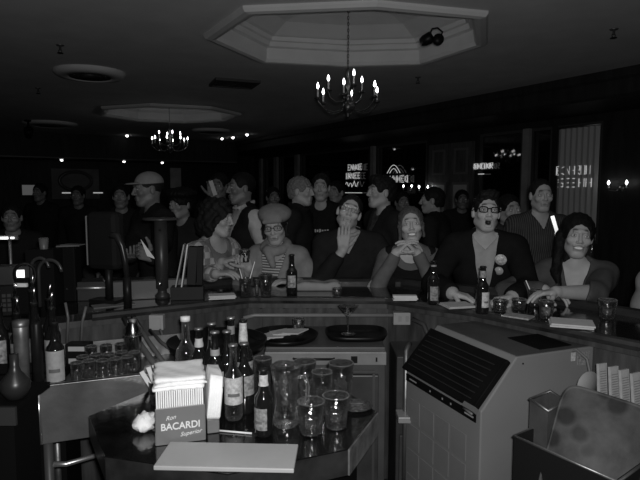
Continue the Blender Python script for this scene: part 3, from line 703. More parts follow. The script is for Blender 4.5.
# decorations on the far wall
def far(px, z, u=U1 - .02):
    k = (px - 320) / 552.; y = u / (UX * k + UY); return Vector((k * y, y, z))
FZ = lambda py: 1.65 + (190 - py) / 550 * 15.6
r = empty('oval_mirror', far(76, FZ(181)), RZ, 'dark oval framed mirror on the far left wall', 'mirror')
m = MB(); m.tube([(.42 * math.cos(a), -.04, .26 * math.sin(a)) for a in [2 * PI * i / 28 for i in range(28)]], .05, 8, True); m.build('frame', mat('ornate_frame', .06, .3, .6, .4, 20), r)
m = MB(); m.lathe([(0, 0), (1, 0), (1, .02), (0, .02)], 28); o = m.build('mirror_glass', mat('mirror', .5, .1, metal=1), r); o.scale = (.40, .24, 1); o.rotation_euler = (PI / 2, 0, 0)
for i, px in enumerate((67, 98)):
    r = empty('picture_light', far(px, FZ(193), U1 - .06), RZ, 'small lit strip lamp on the far wall, %s of the oval mirror' % ('below left' if i == 0 else 'below right'), 'wall lamp')
    m = MB(); m.box((0, 0, .03), (.30, .06, .02)); m.build('hood', BRASS, r); m = MB(); m.box((0, 0, 0.005), (.26, .03, .03)); m.build('tube', mat('strip_lamp', .8, .4, emit=.35), r)
m = MB(); m.box((0, 0, 0), (1.25, .05, .85)); o = m.build('wall_board', mat('faded_board', .16, .7, .2, .2, 3), None, .01); o.location = far(76, FZ(184), U1 - .04); o.rotation_euler = (0, 0, RZ); tag(o, 'faint grey board behind the oval mirror on the far wall', 'wall panel')
m = MB(); m.box((0, 0, 0), (.34, .05, .62)); o = m.build('framed_poster', mat('poster_grey', .40, .7, .2, .3, 3), None, .01); o.location = far(176, FZ(177), U1 - .06); o.rotation_euler = (0, 0, RZ); tag(o, 'tall pale framed poster on far wall right of the man in the white cap', 'poster')
r = empty('television', far(31, FZ(190), U1 - .1), RZ, 'small glowing television hung on the far left wall', 'television')
m = MB(); m.box((0, 0, 0), (.50, .08, .34)); m.build('casing', BLACK, r, .01); m = MB(); m.box((0, -.045, 0), (.42, .01, .27)); m.build('screen', mat('screen_glow', .1, .3, emit=.06, noise=.6, nscale=9), r)

# ------------------------------------------------------------------ the bar
IN = [(-2.05, 2.03), (-1.085, 2.57), (-.39, 2.98), (.36, 2.96), (.763, 2.66), (1.22, 2.10), (2.0, 1.14)]
IN = [Vector(p) for p in IN]
bar = empty('bar_counter', (0, 3.1, 0), 0, 'long dark lacquered bar counter that bends round the room with wood panels below', 'bar counter')
def bpart(name, prof, m_, poly=IN, bevel=0):
    m = MB(); m.sweep(poly, prof); o = m.build(name, m_, bar, bevel); o.location = (0, -3.1, 0); return o
bpart('countertop', [(0, 1.036), (0, 1.07), (.40, 1.07), (.40, 1.036)], LACQ)
bpart('front_lip', [(-.02, 1.034), (-.026, 1.05), (-.018, 1.064), (0, 1.068), (0, 1.034)], LIP, IN[1:])
bpart('arm_rail', [(.40, 1.03), (.40, 1.085), (.415, 1.10), (.445, 1.105), (.475, 1.09), (.48, 1.05), (.46, 1.03)], mat('arm_rail_wood', .02, .42, .3, .4, 9, .1, 30))
bpart('under_shelf', [(.02, 1.0), (.02, 1.036), (.06, 1.036), (.06, 1.0)], WOODD)
bpart('inner_panel', [(.06, 0), (.06, 1.03), (.14, 1.03), (.14, 0)], mat('bar_panel_wood2', .05, .5, .3, .5, 5, .1, 30, stretch=(5, 5, .8)))
for k in range(7):                # raised battens on the panel, front centre
    x = -.33 + k * .13; m = MB(); m.box((x, 3.027 - 3.1, .5), (.014, .012, .98)); m.build('batten', mat('batten_wood', .04, .5), bar)
m = MB(); m.tube([(-.42, 2.965, .95), (-.36, 2.985, .962), (.40, 2.985, .962)], .011, 8); o = m.build('conduit_pipe', mat('painted_pipe', .20, .4, .5), bar); o.location = (0, -3.1, 0)
m = MB(); m.tube([(.50, 2.92, .955), (.55, 2.86, .94), (.58, 2.82, .86), (.585, 2.81, .6)], .013, 8); o = m.build('conduit_pipe', mat('painted_pipe_dark', .05, .4, .5), bar); o.location = (0, -3.1, 0)
m = MB(); e0, e1_ = onz(89, 314, 1.06), onz(232, 300, 1.06); m.tube([(e0.x, e0.y - 3.1, 1.052), (e1_.x, e1_.y - 3.1, 1.052)], .012, 10); m.build('metal_edge_rail', mat('rail_metal', .30, .35, .5, .5, 20, metal=.7), bar)
m = MB(); m.box((0, 0, 0), (.11, .045, .068)); ob_ = m.build('outlet_box', mat('outlet_box_grey', .30, .5, .4), bar, .004); ob_.location = ony(403, 318, 2.96) - Vector((0, 3.1, 0))
m = MB(); [m.box((x, -.024, 0), (.018, .004, .03)) for x in (-.02, .02)]; m.build('socket', mat('socket_grey', .25, .5), ob_)
m = MB(); [m.ball((x, -.024, z), .003, 8) for x in (-.045, .045) for z in (-.024, .024)]; m.build('screw', STEEL, ob_)
# sink, cooler and cupboards under the bar
cf = 2.55; x0 = ony(265, 350, cf).x; x1 = ony(386, 350, cf).x; zt = .905
r = empty('undercounter_cooler', ((x0 + x1) / 2, cf, 0), 0, 'stainless undercounter cooler with a control strip under the bar centre', 'cooler'); wd = x1 - x0
m = MB(); m.box((0, .215, zt / 2), (wd, .41, zt)); m.build('body', mat('cooler_paint', .07, .45, .4, .2, 6), r, .006)
m = MB(); m.box((0, -.006, zt - .047), (wd, .03, .062)); fp = m.build('control_strip', mat('satin_steel', .22, .4, .5, .2, 8, metal=.2), r, .003)
m = MB(); m.tube([(-.15, -.024, zt - .045), (-.145, -.034, zt - .045), (.035, -.034, zt - .045), (.04, -.024, zt - .045)], .006, 8); m.build('handle', BLACK, fp)
m = MB(); m.box((.135, -.023, zt - .05), (.03, .006, .032)); m.build('switch', BLACK, fp)
m = MB(); m.box((.24, -.023, zt - .05), (.008, .006, .02)); m.build('catch', BLACK, fp)
m = MB(); m.box((-.01, -.012, .42), (wd - .05, .03, .72)); dd = m.build('door', mat('cooler_door', .045, .4, .5, .35, 5), r, .006)
m = MB(); m.box((-.01, -.03, .80), (wd - .09, .006, .012)); m.box((-.01, -.03, .05), (wd - .09, .006, .012)); m.box((-wd / 2 + .04, -.03, .42), (.012, .006, .74)); m.box((wd / 2 - .06, -.03, .42), (.012, .006, .74)); m.build('door_seal', mat('door_seal', .10, .4, metal=.4), dd)
r = empty('bar_cupboard', (.62, 2.62, 0), 0, 'dark wooden cupboard and pipe unit between cooler and ice machine', 'cupboard')
m = MB(); m.box((-.115, .14, .42), (.26, .28, .84)); m.build('body', mat('cupboard_wood', .045, .5, .4, .4, 6), r, .006)
m = MB(); m.box((-.15, -.01, .25), (.16, .02, .40)); m.build('door', mat('cupboard_door', .06, .5, .4, .4, 6), r, .004)
m = MB(); m.box((-.18, -.06, .565), (.14, .10, .03)); m.build('steel_shelf', mat('shelf_steel', .38, .35, metal=.3), r, .004)
m = MB(); m.tube([(-.205, -.03, .05), (-.205, -.03, .88), (-.18, .02, .90)], .013, 8); m.build('pipe', STEELD, r)
m = MB(); m.tube([(-.09, -.03, .62), (-.09, -.03, .86), (-.06, -.03, .88), (.0, -.03, .88)], .012, 8); m.build('pipe', STEELD, r)

# trays on the cooler
def round_tray(p, R, label, rim=.018, m_=BLACK, name='serving_tray'):
    m = MB(); m.lathe([(0, 0), (R * .93, 0), (R, rim), (R + .004, rim), (R * .95, -.004), (0, -.004)], 40); o = m.build(name, m_); o.location = p; tag(o, label, 'tray', 'black serving trays'); return o
TRAYM = mat('tray_black', .006, .35, .2, .3, 20)
t1 = ony(284, 341, 2.72); t1.z = .912; round_tray(t1, .17, 'round black tray of folded white napkins on the cooler', m_=TRAYM)
def oval_tray(p, a, b, label):
    m = MB(); n = 36; pts = []
    def se(t, k): c, s_ = math.cos(t), math.sin(t); return (a * k * abs(c) ** .6 * np.sign(c), b * k * abs(s_) ** .6 * np.sign(s_))
    vs = []
    for k, z in ((.0, 0), (.92, 0), (1, .02), (1.02, .02), (.94, -.004), (0, -.004)):
        vs += [(*se(2 * PI * i / n, k), z) for i in range(n)]
    m.add(vs, [(r_ * n + i, r_ * n + (i + 1) % n, (r_ + 1) * n + (i + 1) % n, (r_ + 1) * n + i) for r_ in range(5) for i in range(n)], True)
    o = m.build('serving_tray', TRAYM); o.location = p; tag(o, label, 'tray', 'black serving trays')
t2 = ony(352, 340, 2.76); t2.z = .912; oval_tray(Vector((t2.x + .02, t2.y, .912)), .155, .13, 'rounded black tray carrying a martini glass beside the napkin tray')
# round black stool-like drain board behind the bottles
r = empty('bus_stand', Vector((-.48, 2.52, 0)), 0, 'round black tray on a dark pedestal behind the bottles', 'stand')
m = MB(); m.lathe([(0, .93), (.215, .93), (.225, .955), (.232, .955), (.22, .92), (0, .915)], 40); m.build('tray', TRAYM, r)
m = MB(); m.lathe([(0, 0), (.16, 0), (.16, .02), (.04, .04), (.03, .9), (.09, .915), (0, .916)], 20); m.build('pedestal', BLACK, r)
# folded napkins in the tray
rn = random.Random(4)
for i in range(7):
    m = MB(); m.box((0, 0, 0), (.095, .11, .007)); o = m.build('folded_napkin', mat('napkin_grey', .45, .8, .2, .08, 30), None, .003)
    o.location = (t1.x - .085 + i * .024, t1.y - .03 + rn.uniform(-.015, .015), .924 + .0045 * i); o.rotation_euler = (0, rad(-5), rad(rn.uniform(-35, 35)))
    tag(o, 'folded white napkin in the round black tray, %s of seven from the left' % ('first', 'second', 'third', 'fourth', 'fifth', 'sixth', 'last')[i], 'napkin', 'napkins in the round tray')

# ------------------------------------------------------------------ glassware and bottles
def g_lathe(name, prof, m_, parent=None, n=24, loc=None):
    m = MB(); m.lathe(prof, n); return m.build(name, m_, parent, loc=loc)
def scaled(prof, H, R): return [(r * R, z * H) for r, z in prof]
def bottle(p, H, R, label, neck=.30, glass=None, lab=(.12, .45), labm=None, foil=None, cap=None, foilm=None, kind='beer_bottle', cat='bottle', group=None, turn=-90, span=150, liquid=None):
    r = empty(kind, p, 0, label, cat, group); glass = glass or BOTTLE; rn_ = .0135 if R < .04 else .0150
    sh = 1 - neck - .16
    prof = [(0, 0), (R * .92, 0), (R, .012), (R, H * sh), (R * .93, H * (sh + .05)), (R * .62, H * (sh + .11)), (rn_ * 1.15, H * (sh + .17)), (rn_, H * (sh + .25)), (rn_, H * .955), (rn_ * 1.18, H * .96), (rn_ * 1.18, H * .985), (rn_ * .8, H)]
    g_lathe('glass_body', prof + [(0, H)], glass, r, 24)
    if lab:
        m = MB(); m.lathe([(R + .0008, H * lab[0]), (R + .0008, H * lab[1])], 16, a0=rad(turn - span / 2), a1=rad(turn + span / 2)); lo_ = m.build('label', labm or LABEL, r)
        m = MB(); m.lathe([(R + .0014, H * (lab[0] + (lab[1] - lab[0]) * .30)), (R + .0014, H * (lab[0] + (lab[1] - lab[0]) * .42))], 10, a0=rad(turn - span / 4), a1=rad(turn + span / 4))
        m.build('label_print', mat('print_grey', .13, .6), lo_)
    if foil: g_lathe('neck_label', [(rn_ * 1.0 + (.0012 if z > (sh + .25) else .004) , H * z) for z in np.linspace(foil[0], foil[1], 4)], foilm or LABELW, r, 18)
    if cap: g_lathe('cap', [(0, H + .002), (rn_ * 1.22, H + .001), (rn_ * 1.28, H * (1 - cap)), (rn_, H * (1 - cap))], WHITE if cap > .05 else STEEL, r, 18)
    return r
RIMG = thin_glass('glass_rim', .85, .95, 0); BASEG = thin_glass('glass_base', .8, .12, .3)  # extra whitening so rims and bases carry painted highlights
def tumbler(p, H, R, label, base=.78, fill=0, name='pint_glass', cat='glass', group=None, facets=0, liquid=None, thick=.003, straw=None, n=20):
    r = empty(name, p, 0, label, cat, group)
    o = [(R * (base + (1 - base) * t), H * t) for t in (0, .08, .3, .6, 1)]
    prof = [(0, 0)] + o + [(R - thick, H)] + [(max(0, a - thick), z + .0) for a, z in reversed(o[1:4])] + [(R * base - thick * 1.4, .014), (0, .014)]
    g_lathe('glass_body', prof, GLASS, r, facets or n)
    g_lathe('rim', [(R - thick * 1.1, H - .001), (R - thick * .5, H + .0012), (R + .0003, H - .001), (R - thick * .5, H - .0022), (R - thick * 1.1, H - .001)], RIMG, r, n)
    g_lathe('thick_base', [(0, .0035), (R * base * .93, .0035), (R * base * .95, .010), (R * base * .9, .0125), (0, .0125)], BASEG, r, n)
    if liquid: g_lathe('drink', [(0, .015), (R * base - thick * 1.8, .015), (R * (base + (1 - base) * fill) - thick * 1.6, H * fill), (0, H * fill)], liquid, r, n)
    if straw:
        for s in straw:
            m = MB(); m.tube([(0, 0, .02), s], .0028, 6); m.build('straw', PAPER, r)
    return r
COLA = mat('dark_drink', .008, .1, .6); ICE = mat('iced_drink', .12, .2, .6, .7, 60, .8, 60)

# ------------------------------------------------------------------ the black work table in the foreground
ZT = .85
T = [onz(a, b, ZT) for a, b in ((89, 416), (105, 456), (152, 463), (228, 474), (348, 449), (377, 412))]
T = [Vector((q.x, q.y)) for q in T] + [Vector((.07, 2.20)), Vector((-.62, 2.24))]
r = empty('work_table', (0, 1.8, 0), 0, 'worn black many-sided bar work table in the foreground', 'table')
m = MB(); m.prism([(q.x, q.y - 1.8) for q in T], ZT - .004, ZT); tt = m.build('tabletop', TABLE, r)
m = MB(); m.prism([(q.x, q.y - 1.8) for q in T], ZT - .085, ZT - .004); m.build('edge_band', mat('worn_edge', .022, .35, .5, .5, 12, .1, 30), r)
m = MB(); m.tube([(T[4].x, T[4].y - 1.8, ZT - .045), (T[5].x, T[5].y - 1.8, ZT - .045)], .002, 4)
d_ = (T[5] - T[4]).normalized(); n_ = Vector((d_.y, -d_.x)); m.prism([(T[4].x, T[4].y - 1.8), (T[4].x + n_.x * .006, T[4].y - 1.8 + n_.y * .006), (T[5].x + n_.x * .006, T[5].y - 1.8 + n_.y * .006), (T[5].x, T[5].y - 1.8)], ZT - .085, ZT - .002); m.build('corner_strip', mat('strip_grey', .11, .5, .4, .5, 20, .1, 30), r)  # thin strip on the right bevel, paler than the edge band
m = MB(); c0 = sum(T, Vector((0, 0))) / len(T); m.prism([((c0.x + (q.x - c0.x) * .86), (c0.y + (q.y - c0.y) * .86) - 1.8) for q in T], 0, ZT - .085); m.build('cabinet', BLACKM, r)
def tz(px, py): v = onz(px, py, ZT); v.z = ZT + .0005; return v
# cutting board
a, b, c_, d = [onz(*q, ZT + .014) for q in ((154, 466), (293, 469), (296, 438), (177, 434))]
ctr = (a + b + c_ + d) / 4; ctr.z = ZT
m = MB(); ang = math.atan2(b.y - a.y, b.x - a.x); wl = (b - a).length; dl = .155
m.box((0, 0, .0072), (wl + .005, dl, .0135)); o = m.build('cutting_board', mat('board_plastic', .40, .45, .4, .06, 6, .05, 80), None, .003)
mm = (a + b) / 2; o.location = (mm.x - math.sin(ang) * dl / 2, mm.y + math.cos(ang) * dl / 2, ZT); o.rotation_euler = (0, 0, ang)
tag(o, 'pale plastic cutting board at the front edge of the black table', 'cutting board')
m = MB(); m.tube([(-.07, 0, .0), (.07, -.012, 0)], .0032, 8); o = m.build('drinking_straw', WHITE); o.location = tz(232, 432) + Vector((0, 0, .0035)); o.rotation_euler = (0, 0, rad(-6)); tag(o, 'white drinking straw lying behind the cutting board', 'straw')
# napkin caddy
BX = mat('caddy_plastic', .16, .4, .5, .06, 8)
p0, p1 = onz(156, 446, ZT + .001), onz(203, 440, ZT + .001); ang = math.atan2(p1.y - p0.y, p1.x - p0.x); cw = .152
r = empty('napkin_caddy', (p0.x, p0.y, ZT + .001), ang, 'dark napkin caddy with white lettering, heaped with white bar napkins', 'napkin holder')
m = MB(); m.box((cw / 2, .0, .0595), (cw, .004, .119)); m.box((cw / 2, .175, .065), (cw, .004, .13)); m.box((cw / 2, .0875, .003), (cw, .175, .006)); m.box((.0, .0875, .02), (.004, .175, .04)); m.box((cw, .0875, .055), (.004, .175, .11)); m.box((cw / 2, .088, .055), (.003, .17, .10))
m.build('holder', BX, r, .0015)
m = MB(); m.box((cw + .003, .09, .05), (.002, .12, .085)); m.build('side_panel', mat('caddy_side', .09, .4), r)
lt = empty('lettering', (0, 0, 0)); bpy.data.objects.remove(lt)
tx = text('BACARDI', .0315, 'brand_lettering', WHITE, r, (cw / 2, -.0026, .057), (PI / 2, 0, 0), .0006, 0, .0005); tx.scale = (.92, 1, 1)
text('Ron', .019, 'script_lettering', WHITE, r, (cw * .30, -.0026, .086), (PI / 2, rad(-8), 0), .0005, .45)
text('Superior', .019, 'script_lettering', WHITE, r, (cw * .70, -.0026, .031), (PI / 2, rad(-5), 0), .0005, .45)
# the two napkin stacks in the caddy: front block with visible folds and the heap on top
NAP = mat('napkin_white', .90, .85, .2, .04, 30, .15, 60)
m = MB()
for k in range(22): m.box((.006 + k * (cw - .012) / 21, .045, .118), (.0052, .076, .105), ry=rn.uniform(-.01, .01))
o = m.build('napkin_stack', NAP, None, .0015); o.location = r.location; o.rotation_euler = r.rotation_euler; tag(o, 'upright white napkins packed edge-on in the front of the caddy', 'napkins', kind='stuff')
def cloth_slab(name, w_, d_, h_, seed, res=14, amp=.004, m_=NAP, layers=1):
    rn_ = random.Random(seed); ph = [rn_.uniform(0, 6) for _ in range(6)]; m = MB(); n = res
    def f(x, y): return amp * (math.sin(x * 40 + ph[0]) + math.sin(y * 35 + ph[1]) + .6 * math.sin((x + y) * 70 + ph[2]))
    vs = []; 
    for z in (0, 1):
        for i in range(n + 1):
            for j in range(n + 1):
                x = (i / n - .5) * w_; y = (j / n - .5) * d_; ed = max(abs(i / n - .5), abs(j / n - .5)) * 2
                zz = (h_ + f(x, y) - (.25 * h_ if ed > .97 else 0)) if z else 0 + (.1 * h_ if ed > .97 else 0)
                k = 1 + .03 * math.sin(9 * i + 5 * j + ph[3]) * (ed > .9); vs.append((x * k, y * k, zz))
    N2 = (n + 1) ** 2; fs = []
    for i in range(n):
        for j in range(n):
            q = (i * (n + 1) + j, (i + 1) * (n + 1) + j, (i + 1) * (n + 1) + j + 1, i * (n + 1) + j + 1); fs += [q[::-1], tuple(N2 + t for t in q)]
    bd = [i * (n + 1) for i in range(n + 1)] + [n * (n + 1) + j for j in range(1, n + 1)] + [i * (n + 1) + n for i in range(n - 1, -1, -1)] + [j for j in range(n - 1, 0, -1)]
    for i in range(len(bd)):
        a_, b_ = bd[i], bd[(i + 1) % len(bd)]; fs.append((a_, b_, N2 + b_, N2 + a_))
    m.add(vs, fs, True); return m.build(name, m_)
Mc = Matrix.Translation(r.location) @ Matrix.Rotation(ang, 4, 'Z')
for k in range(3):
    o = cloth_slab('bar_napkin', cw + .006, .185, .011, 3 + k, amp=.0016); o.matrix_world = Mc @ Matrix.Translation((cw / 2 + .002 * k, .098 + .003 * k, .171 + .0125 * k)) @ Matrix.Rotation(rad((-2, 1.5, -1)[k]), 4, 'Z') @ Matrix.Rotation(rad(1), 4, 'X')
    tag(o, ('lowest folded layer of white bar napkins on top of the caddy', 'middle folded layer of white bar napkins on top of the caddy', 'top folded layer of white bar napkins heaped on the caddy')[k], 'napkin', 'white bar napkins heaped on the caddy')
o = cloth_slab('bar_napkin', .045, .16, .145, 9, amp=.002); o.matrix_world = Mc @ Matrix.Translation((cw + .028, .10, .05)) @ Matrix.Rotation(rad(6), 4, 'Y'); tag(o, 'rumpled white napkins hanging down the right side of the caddy', 'napkin')
rq = empty('napkin_rest', Mc @ Vector((cw + .030, .10, 0)), ang, 'small dark stand under the rumpled napkins right of the caddy', 'stand')
m = MB(); m.box((0, 0, .0245), (.04, .12, .049)); m.build('block', BX, rq, .003)
# crumpled napkin left of the caddy
m = MB(); m.ball((0, 0, .028), (.036, .045, .030), 20); rn2 = random.Random(2); m.v = [(x * (1 + .18 * math.sin(z * 240 + y * 160)), y * (1 + .15 * math.sin(x * 220 + z * 90)), max(0, z * (1 + .14 * math.sin(x * 190 + y * 170)))) for x, y, z in m.v]
o = m.build('crumpled_napkin', NAP); o.location = tz(143, 433) + Vector((0, .02, 0)); tag(o, 'crumpled white napkin on the table left of the caddy', 'napkin')
m = MB(); m.tube([(0, 0, .0), (0, 0, .12)], .0155, 16); g = m
cupb = tumbler(tz(158, 403) + Vector((0, 0, 0)), .085, .034, 'short clear glass of white paper straws behind the caddy', name='straw_glass')
for k, (dx, dy, hh) in enumerate(((-.060, -.02, .10), (-.04, .0, .115), (-.02, .01, .13))):
    m = MB(); m.box((0, 0, 0), (.017, .005, .125)); o = m.build('wrapped_straws', PAPER, None, .001); v = Vector((dx, dy, hh)); b0 = cupb.location + Vector((.010 - k * .002, .004 * k, .016)); o.rotation_euler = (0, math.atan2(dx, hh), 0); o.location = b0 + v.normalized() * .066
    tag(o, 'white paper slip leaning left out of the glass behind the caddy, ' + ('lowest', 'middle', 'steepest')[k] + ' of three', 'paper slip', 'white slips behind the caddy')

# bottles grouped on the table, (px, base y, height, radius ...)
bottle(tz(187, 396), .315, .040, 'clear liquor bottle with white screw cap behind the napkins', glass=BOTTLEC, lab=(.18, .46), labm=mat('clear_label', .42, .5, .3, .3, 40), cap=.055, kind='liquor_bottle')
bottle(tz(200, 398), .275, .036, 'dark bottle with pale neck band just right of the clear one', foil=(.74, .86), foilm=mat('foil_pale', .5, .4), lab=(.2, .45), labm=mat('label_dark', .1, .5), cap=.02, kind='liquor_bottle')
bottle(tz(213, 402), .305, .036, 'tall dark bottle with capped top behind the others', lab=(.25, .5), labm=mat('label_dark', .1, .5), cap=.02, kind='liquor_bottle', foil=(.80, .84), foilm=mat('label_dark', .1, .5))
bottle(tz(216, 409), .29, .032, 'dark bottle with a grey band below its neck', foil=(.70, .78), lab=(.3, .5), labm=PAPERD, cap=.02, foilm=mat('foil_grey', .3, .4), kind='liquor_bottle')
bottle(tz(228, 404), .28, .034, 'plain dark capped bottle in the middle of the bottle cluster', lab=(.2, .42), labm=mat('label_dark', .1, .5), cap=.02, kind='liquor_bottle')
bottle(tz(232, 399), .32, .036, 'tallest dark bottle with thin pale rings on its neck', foil=(.80, .90), foilm=mat('foil_mid', .2, .4), lab=(.2, .42), labm=mat('label_dark', .1, .5), cap=.02, kind='liquor_bottle')
bottle(tz(244, 400), .315, .036, 'dark bottle with a wide white wrap on its neck', foil=(.70, .97), foilm=LABELW, lab=(.15, .5), labm=LABEL, kind='liquor_bottle', turn=-60)
bottle(tz(234, 418), .265, .032, 'clear beer bottle with a torn pale label in front of the cluster', glass=thin_glass('greenish_glass', .45, .3, .1), lab=(.22, .58), labm=LABELW, cap=.02, turn=-80)
bottle(tz(245, 412), .255, .034, 'dark beer bottle with a round emblem on its side', lab=(.28, .56), labm=LABEL, cap=.02, turn=-40, span=90)
bottle(tz(264, 435), .225, .0305, 'dark beer bottle with white neck label standing nearest the camera', neck=.30, foil=(.75, .91), lab=(.12, .44), labm=LABEL, turn=-125, span=120)
# glasses
GL = 'clear glasses on the work table'
def mug(p, H, R, label):
    r = empty('glass_mug', p, 0, label, 'glass mug', GL)
    g_lathe('glass_body', [(0, 0), (R * .95, 0), (R, .01), (R * .97, .03), (R * .86, .045), (R * .88, H * .6), (R * 1.1, H * .93), (R * 1.16, H), (R * 1.10, H), (R * 1.02, H * .92), (R * .80, H * .6), (R * .78, .05), (0, .045)], GLASS, r, 28)
    m = MB(); m.tube([(R * .9, 0, H * .82), (R * 1.5, 0, H * .86), (R * 1.75, 0, H * .7), (R * 1.7, 0, H * .45), (R * 1.35, 0, H * .25), (R * .86, 0, H * .24)], .007, 8); o = m.build('handle', RIMG, r); o.rotation_euler = (0, 0, rad(-20)); return r
mug(tz(286, 424), .205, .046, 'tall clear glass mug with a curled handle among the glasses')
tumbler(tz(311, 432), .106, .046, 'short clear tumbler at the front left of the glasses', group=GL, facets=12, base=.8)
tumbler(tz(336, 426), .108, .046, 'short clear tumbler at the front right of the glasses', group=GL, facets=12, base=.8)
tumbler(tz(305, 404), .165, .042, 'tall clear glass standing behind the short front left tumbler', group=GL)
tumbler(tz(341, 406), .165, .047, 'tall clear glass standing behind the short front right tumbler', group=GL)
tumbler(tz(322, 412), .150, .038, 'tall clear glass in the middle behind both short tumblers', group=GL)
tumbler(tz(263, 400), .165, .036, 'tall narrow clear glass right of the bottle cluster', group=GL)
tumbler(tz(284, 402), .150, .040, 'tall clear glass standing behind the glass mug', group=GL)
m = MB(); m.lathe([(0, .004), (.035, .004), (.06, .012), (.062, .010), (.036, 0), (0, 0)], 28); o = m.build('saucer', GLASS); o.location = tz(356, 408); tag(o, 'small clear glass saucer right of the glasses', 'saucer')
tumbler(Vector((t1.x + .075, t1.y + .01, .922)), .082, .031, 'small clear shot glass in the round tray of napkins', name='shot_glass')
r = empty('martini_glass', Vector((ony(348, 330, 2.74).x, 2.74, .922)), 0, 'empty martini glass standing on the rounded black tray', 'glass')
g_lathe('foot_and_stem', [(0, 0), (.036, 0), (.036, .002), (.004, .008), (.0035, .09), (0, .09)], GLASS, r); g_lathe('bowl', [(0, .088), (.004, .09), (.052, .145), (.050, .146), (0, .094)], GLASS, r)

# ------------------------------------------------------------------ ice machine
A, B, Cc = [onz(*q, 1.0) for q in ((437, 325), (517, 357), (587, 344))]
ex = (B - A); Wm = ex.length; ex.normalize(); ey = (Cc - B); ey -= ex * ey.dot(ex); Dm = ey.length; ey.normalize()
r = empty('ice_machine', (A.x, A.y, 0), 0, 'grey ice machine with black sloping door right of the cooler', 'ice machine')
r.matrix_world = Matrix(((ex.x, ey.x, 0, A.x), (ex.y, ey.y, 0, A.y), (0, 0, 1, 0), (0, 0, 0, 1)))
S0, ZS = .165, .815            # how far the front stands out and where the slope ends
m = MB(); pr = [(0, 1.0), (Dm, 1.0), (Dm, .06), (-S0, .06), (-S0, ZS - .01), (-S0 + .012, ZS)]
vs = [(x, y, z) for x in (0, Wm) for y, z in pr]; n = len(pr)
m.add(vs, [tuple(range(n)), tuple(range(2 * n - 1, n - 1, -1))] + [(i, (i + 1) % n, n + (i + 1) % n, n + i) for i in range(n)]); m.build('body', MACH, r, .005)
m = MB(); m.box((Wm / 2, (Dm - S0) / 2, .03), (Wm - .04, Dm + S0 - .04, .06)); m.build('base', BLACKM, r)
sl = math.atan2(1.0 - ZS, S0)
def on_slope(t, off): return Vector((0, -S0 + t * S0 - off * math.sin(sl), ZS + t * (1.0 - ZS) + off * math.cos(sl)))
L = math.hypot(S0, 1 - ZS)
q = on_slope(.40, .010); m = MB(); m.box((Wm / 2 - .004, q.y, q.z), (Wm - .006, L * .95, .022), rx=sl); dr = m.build('lid', mat('lid_black', .006, .5, .10, .3, 6), r, .005)
m = MB()
for k in range(7): q = on_slope(.05 + .11 * k, .0225); m.box((Wm / 2 - .012, q.y, q.z), (Wm - .08, .004, .002), rx=sl)
m.build('lid_ribs', mat('lid_rib', .02, .4), dr)
m = MB(); q0 = on_slope(-.08, .024); q1 = on_slope(.80, .024); m.tube([(Wm - .010, q0.y, q0.z), (Wm - .010, q1.y, q1.z)], .006, 8); m.build('hinge_rod', BLACKM, r)
m = MB(); q = on_slope(-.08, .02); m.box((Wm - .03, q.y, q.z), (.07, .02, .022), rx=sl); m.tube([(Wm - .06, q.y - .008, q.z - .012), (Wm - .005, q.y - .008, q.z - .016)], .005, 8); m.build('latch', mat('latch_grey', .12, .4), r)
m = MB(); m.box((Wm / 2 - .012, -S0 - .002, ZS - .048), (Wm - .03, .006, .034)); cs = m.build('control_strip', BLACKM, r)
m = MB(); [m.box((x, -S0 - .0055, ZS - .048), (.007, .002, .008)) for x in (Wm * .38, Wm * .55, Wm * .66)]; m.box((Wm * .88, -S0 - .0055, ZS - .048), (.055, .002, .006)); m.box((Wm * .12, -S0 - .0055, ZS - .048), (.06, .002, .006)); m.build('markings', mat('strip_marks', .3, .5), cs)
m = MB()
for i in range(4):
    for j in range(4):
        m.box((.07 + i * .115, -S0 - .001, .62 - j * .125), (.10, .003, .11))
m.build('vent_panel', mat('vent_grey', .178, .5, .4, .1, 5), r, .001)
m = MB(); m.box((Wm / 2, Dm / 2, 1.001), (Wm - .012, Dm - .012, .002)); m.build('top_panel', mat('top_dark', .075, .6, .1, .2, 5), r)  # thin sheet over the top, darker than the body paint
m = MB(); m.box((Wm * .76, Dm * .58, 1.004), (.19, .17, .004)); m.build('top_mat', BLACKM, r)
m = MB(); m.box((Wm + .001, Dm * .72, .968), (.002, .022, .035)); m.build('white_sticker', LABELW, r)
m = MB(); m.box((Wm + .001, Dm * .86, .955), (.002, .065, .055)); m.build('rating_plate', mat('plate_print', .22, .5, .4, .5, 120), r)
m = MB(); [m.ball((Wm + .001, y, z), .004, 8) for y, z in ((.03, .97), (.03, .55), (Dm - .02, .60), (-.1, .5))]; m.build('screws', BLACK, r)

# ------------------------------------------------------------------ lower right: bins, tray, menus
p = onz(540, 437, .80)
def obox(name, corners, z0, z1, th, m_, label, cat):
    """open-topped box on a plan quadrilateral"""
    r = empty(name, ((corners[0][0] + corners[2][0]) / 2, (corners[0][1] + corners[2][1]) / 2, z0), 0, label, cat); cx, cy = r.location.x, r.location.y
    out = [(c[0] - cx, c[1] - cy) for c in corners]; inn = [(x * (1 - th), y * (1 - th)) for x, y in out]; n = 4; m = MB()
    vs = [(x, y, 0) for x, y in out] + [(x, y, z1 - z0) for x, y in out] + [(x, y, z1 - z0) for x, y in inn] + [(x, y, .01) for x, y in inn]
    fs = [tuple(range(n)), tuple(range(3 * n, 4 * n))]
    for k in range(3): fs += [(k * n + i, k * n + (i + 1) % n, (k + 1) * n + (i + 1) % n, (k + 1) * n + i) for i in range(n)]
    m.add(vs, fs); m.build('shell', m_, r)
    m = MB(); m.tube([(x, y, z1 - z0) for x, y in out], .006, 6, True); m.build('rim', STEELD, r); return r
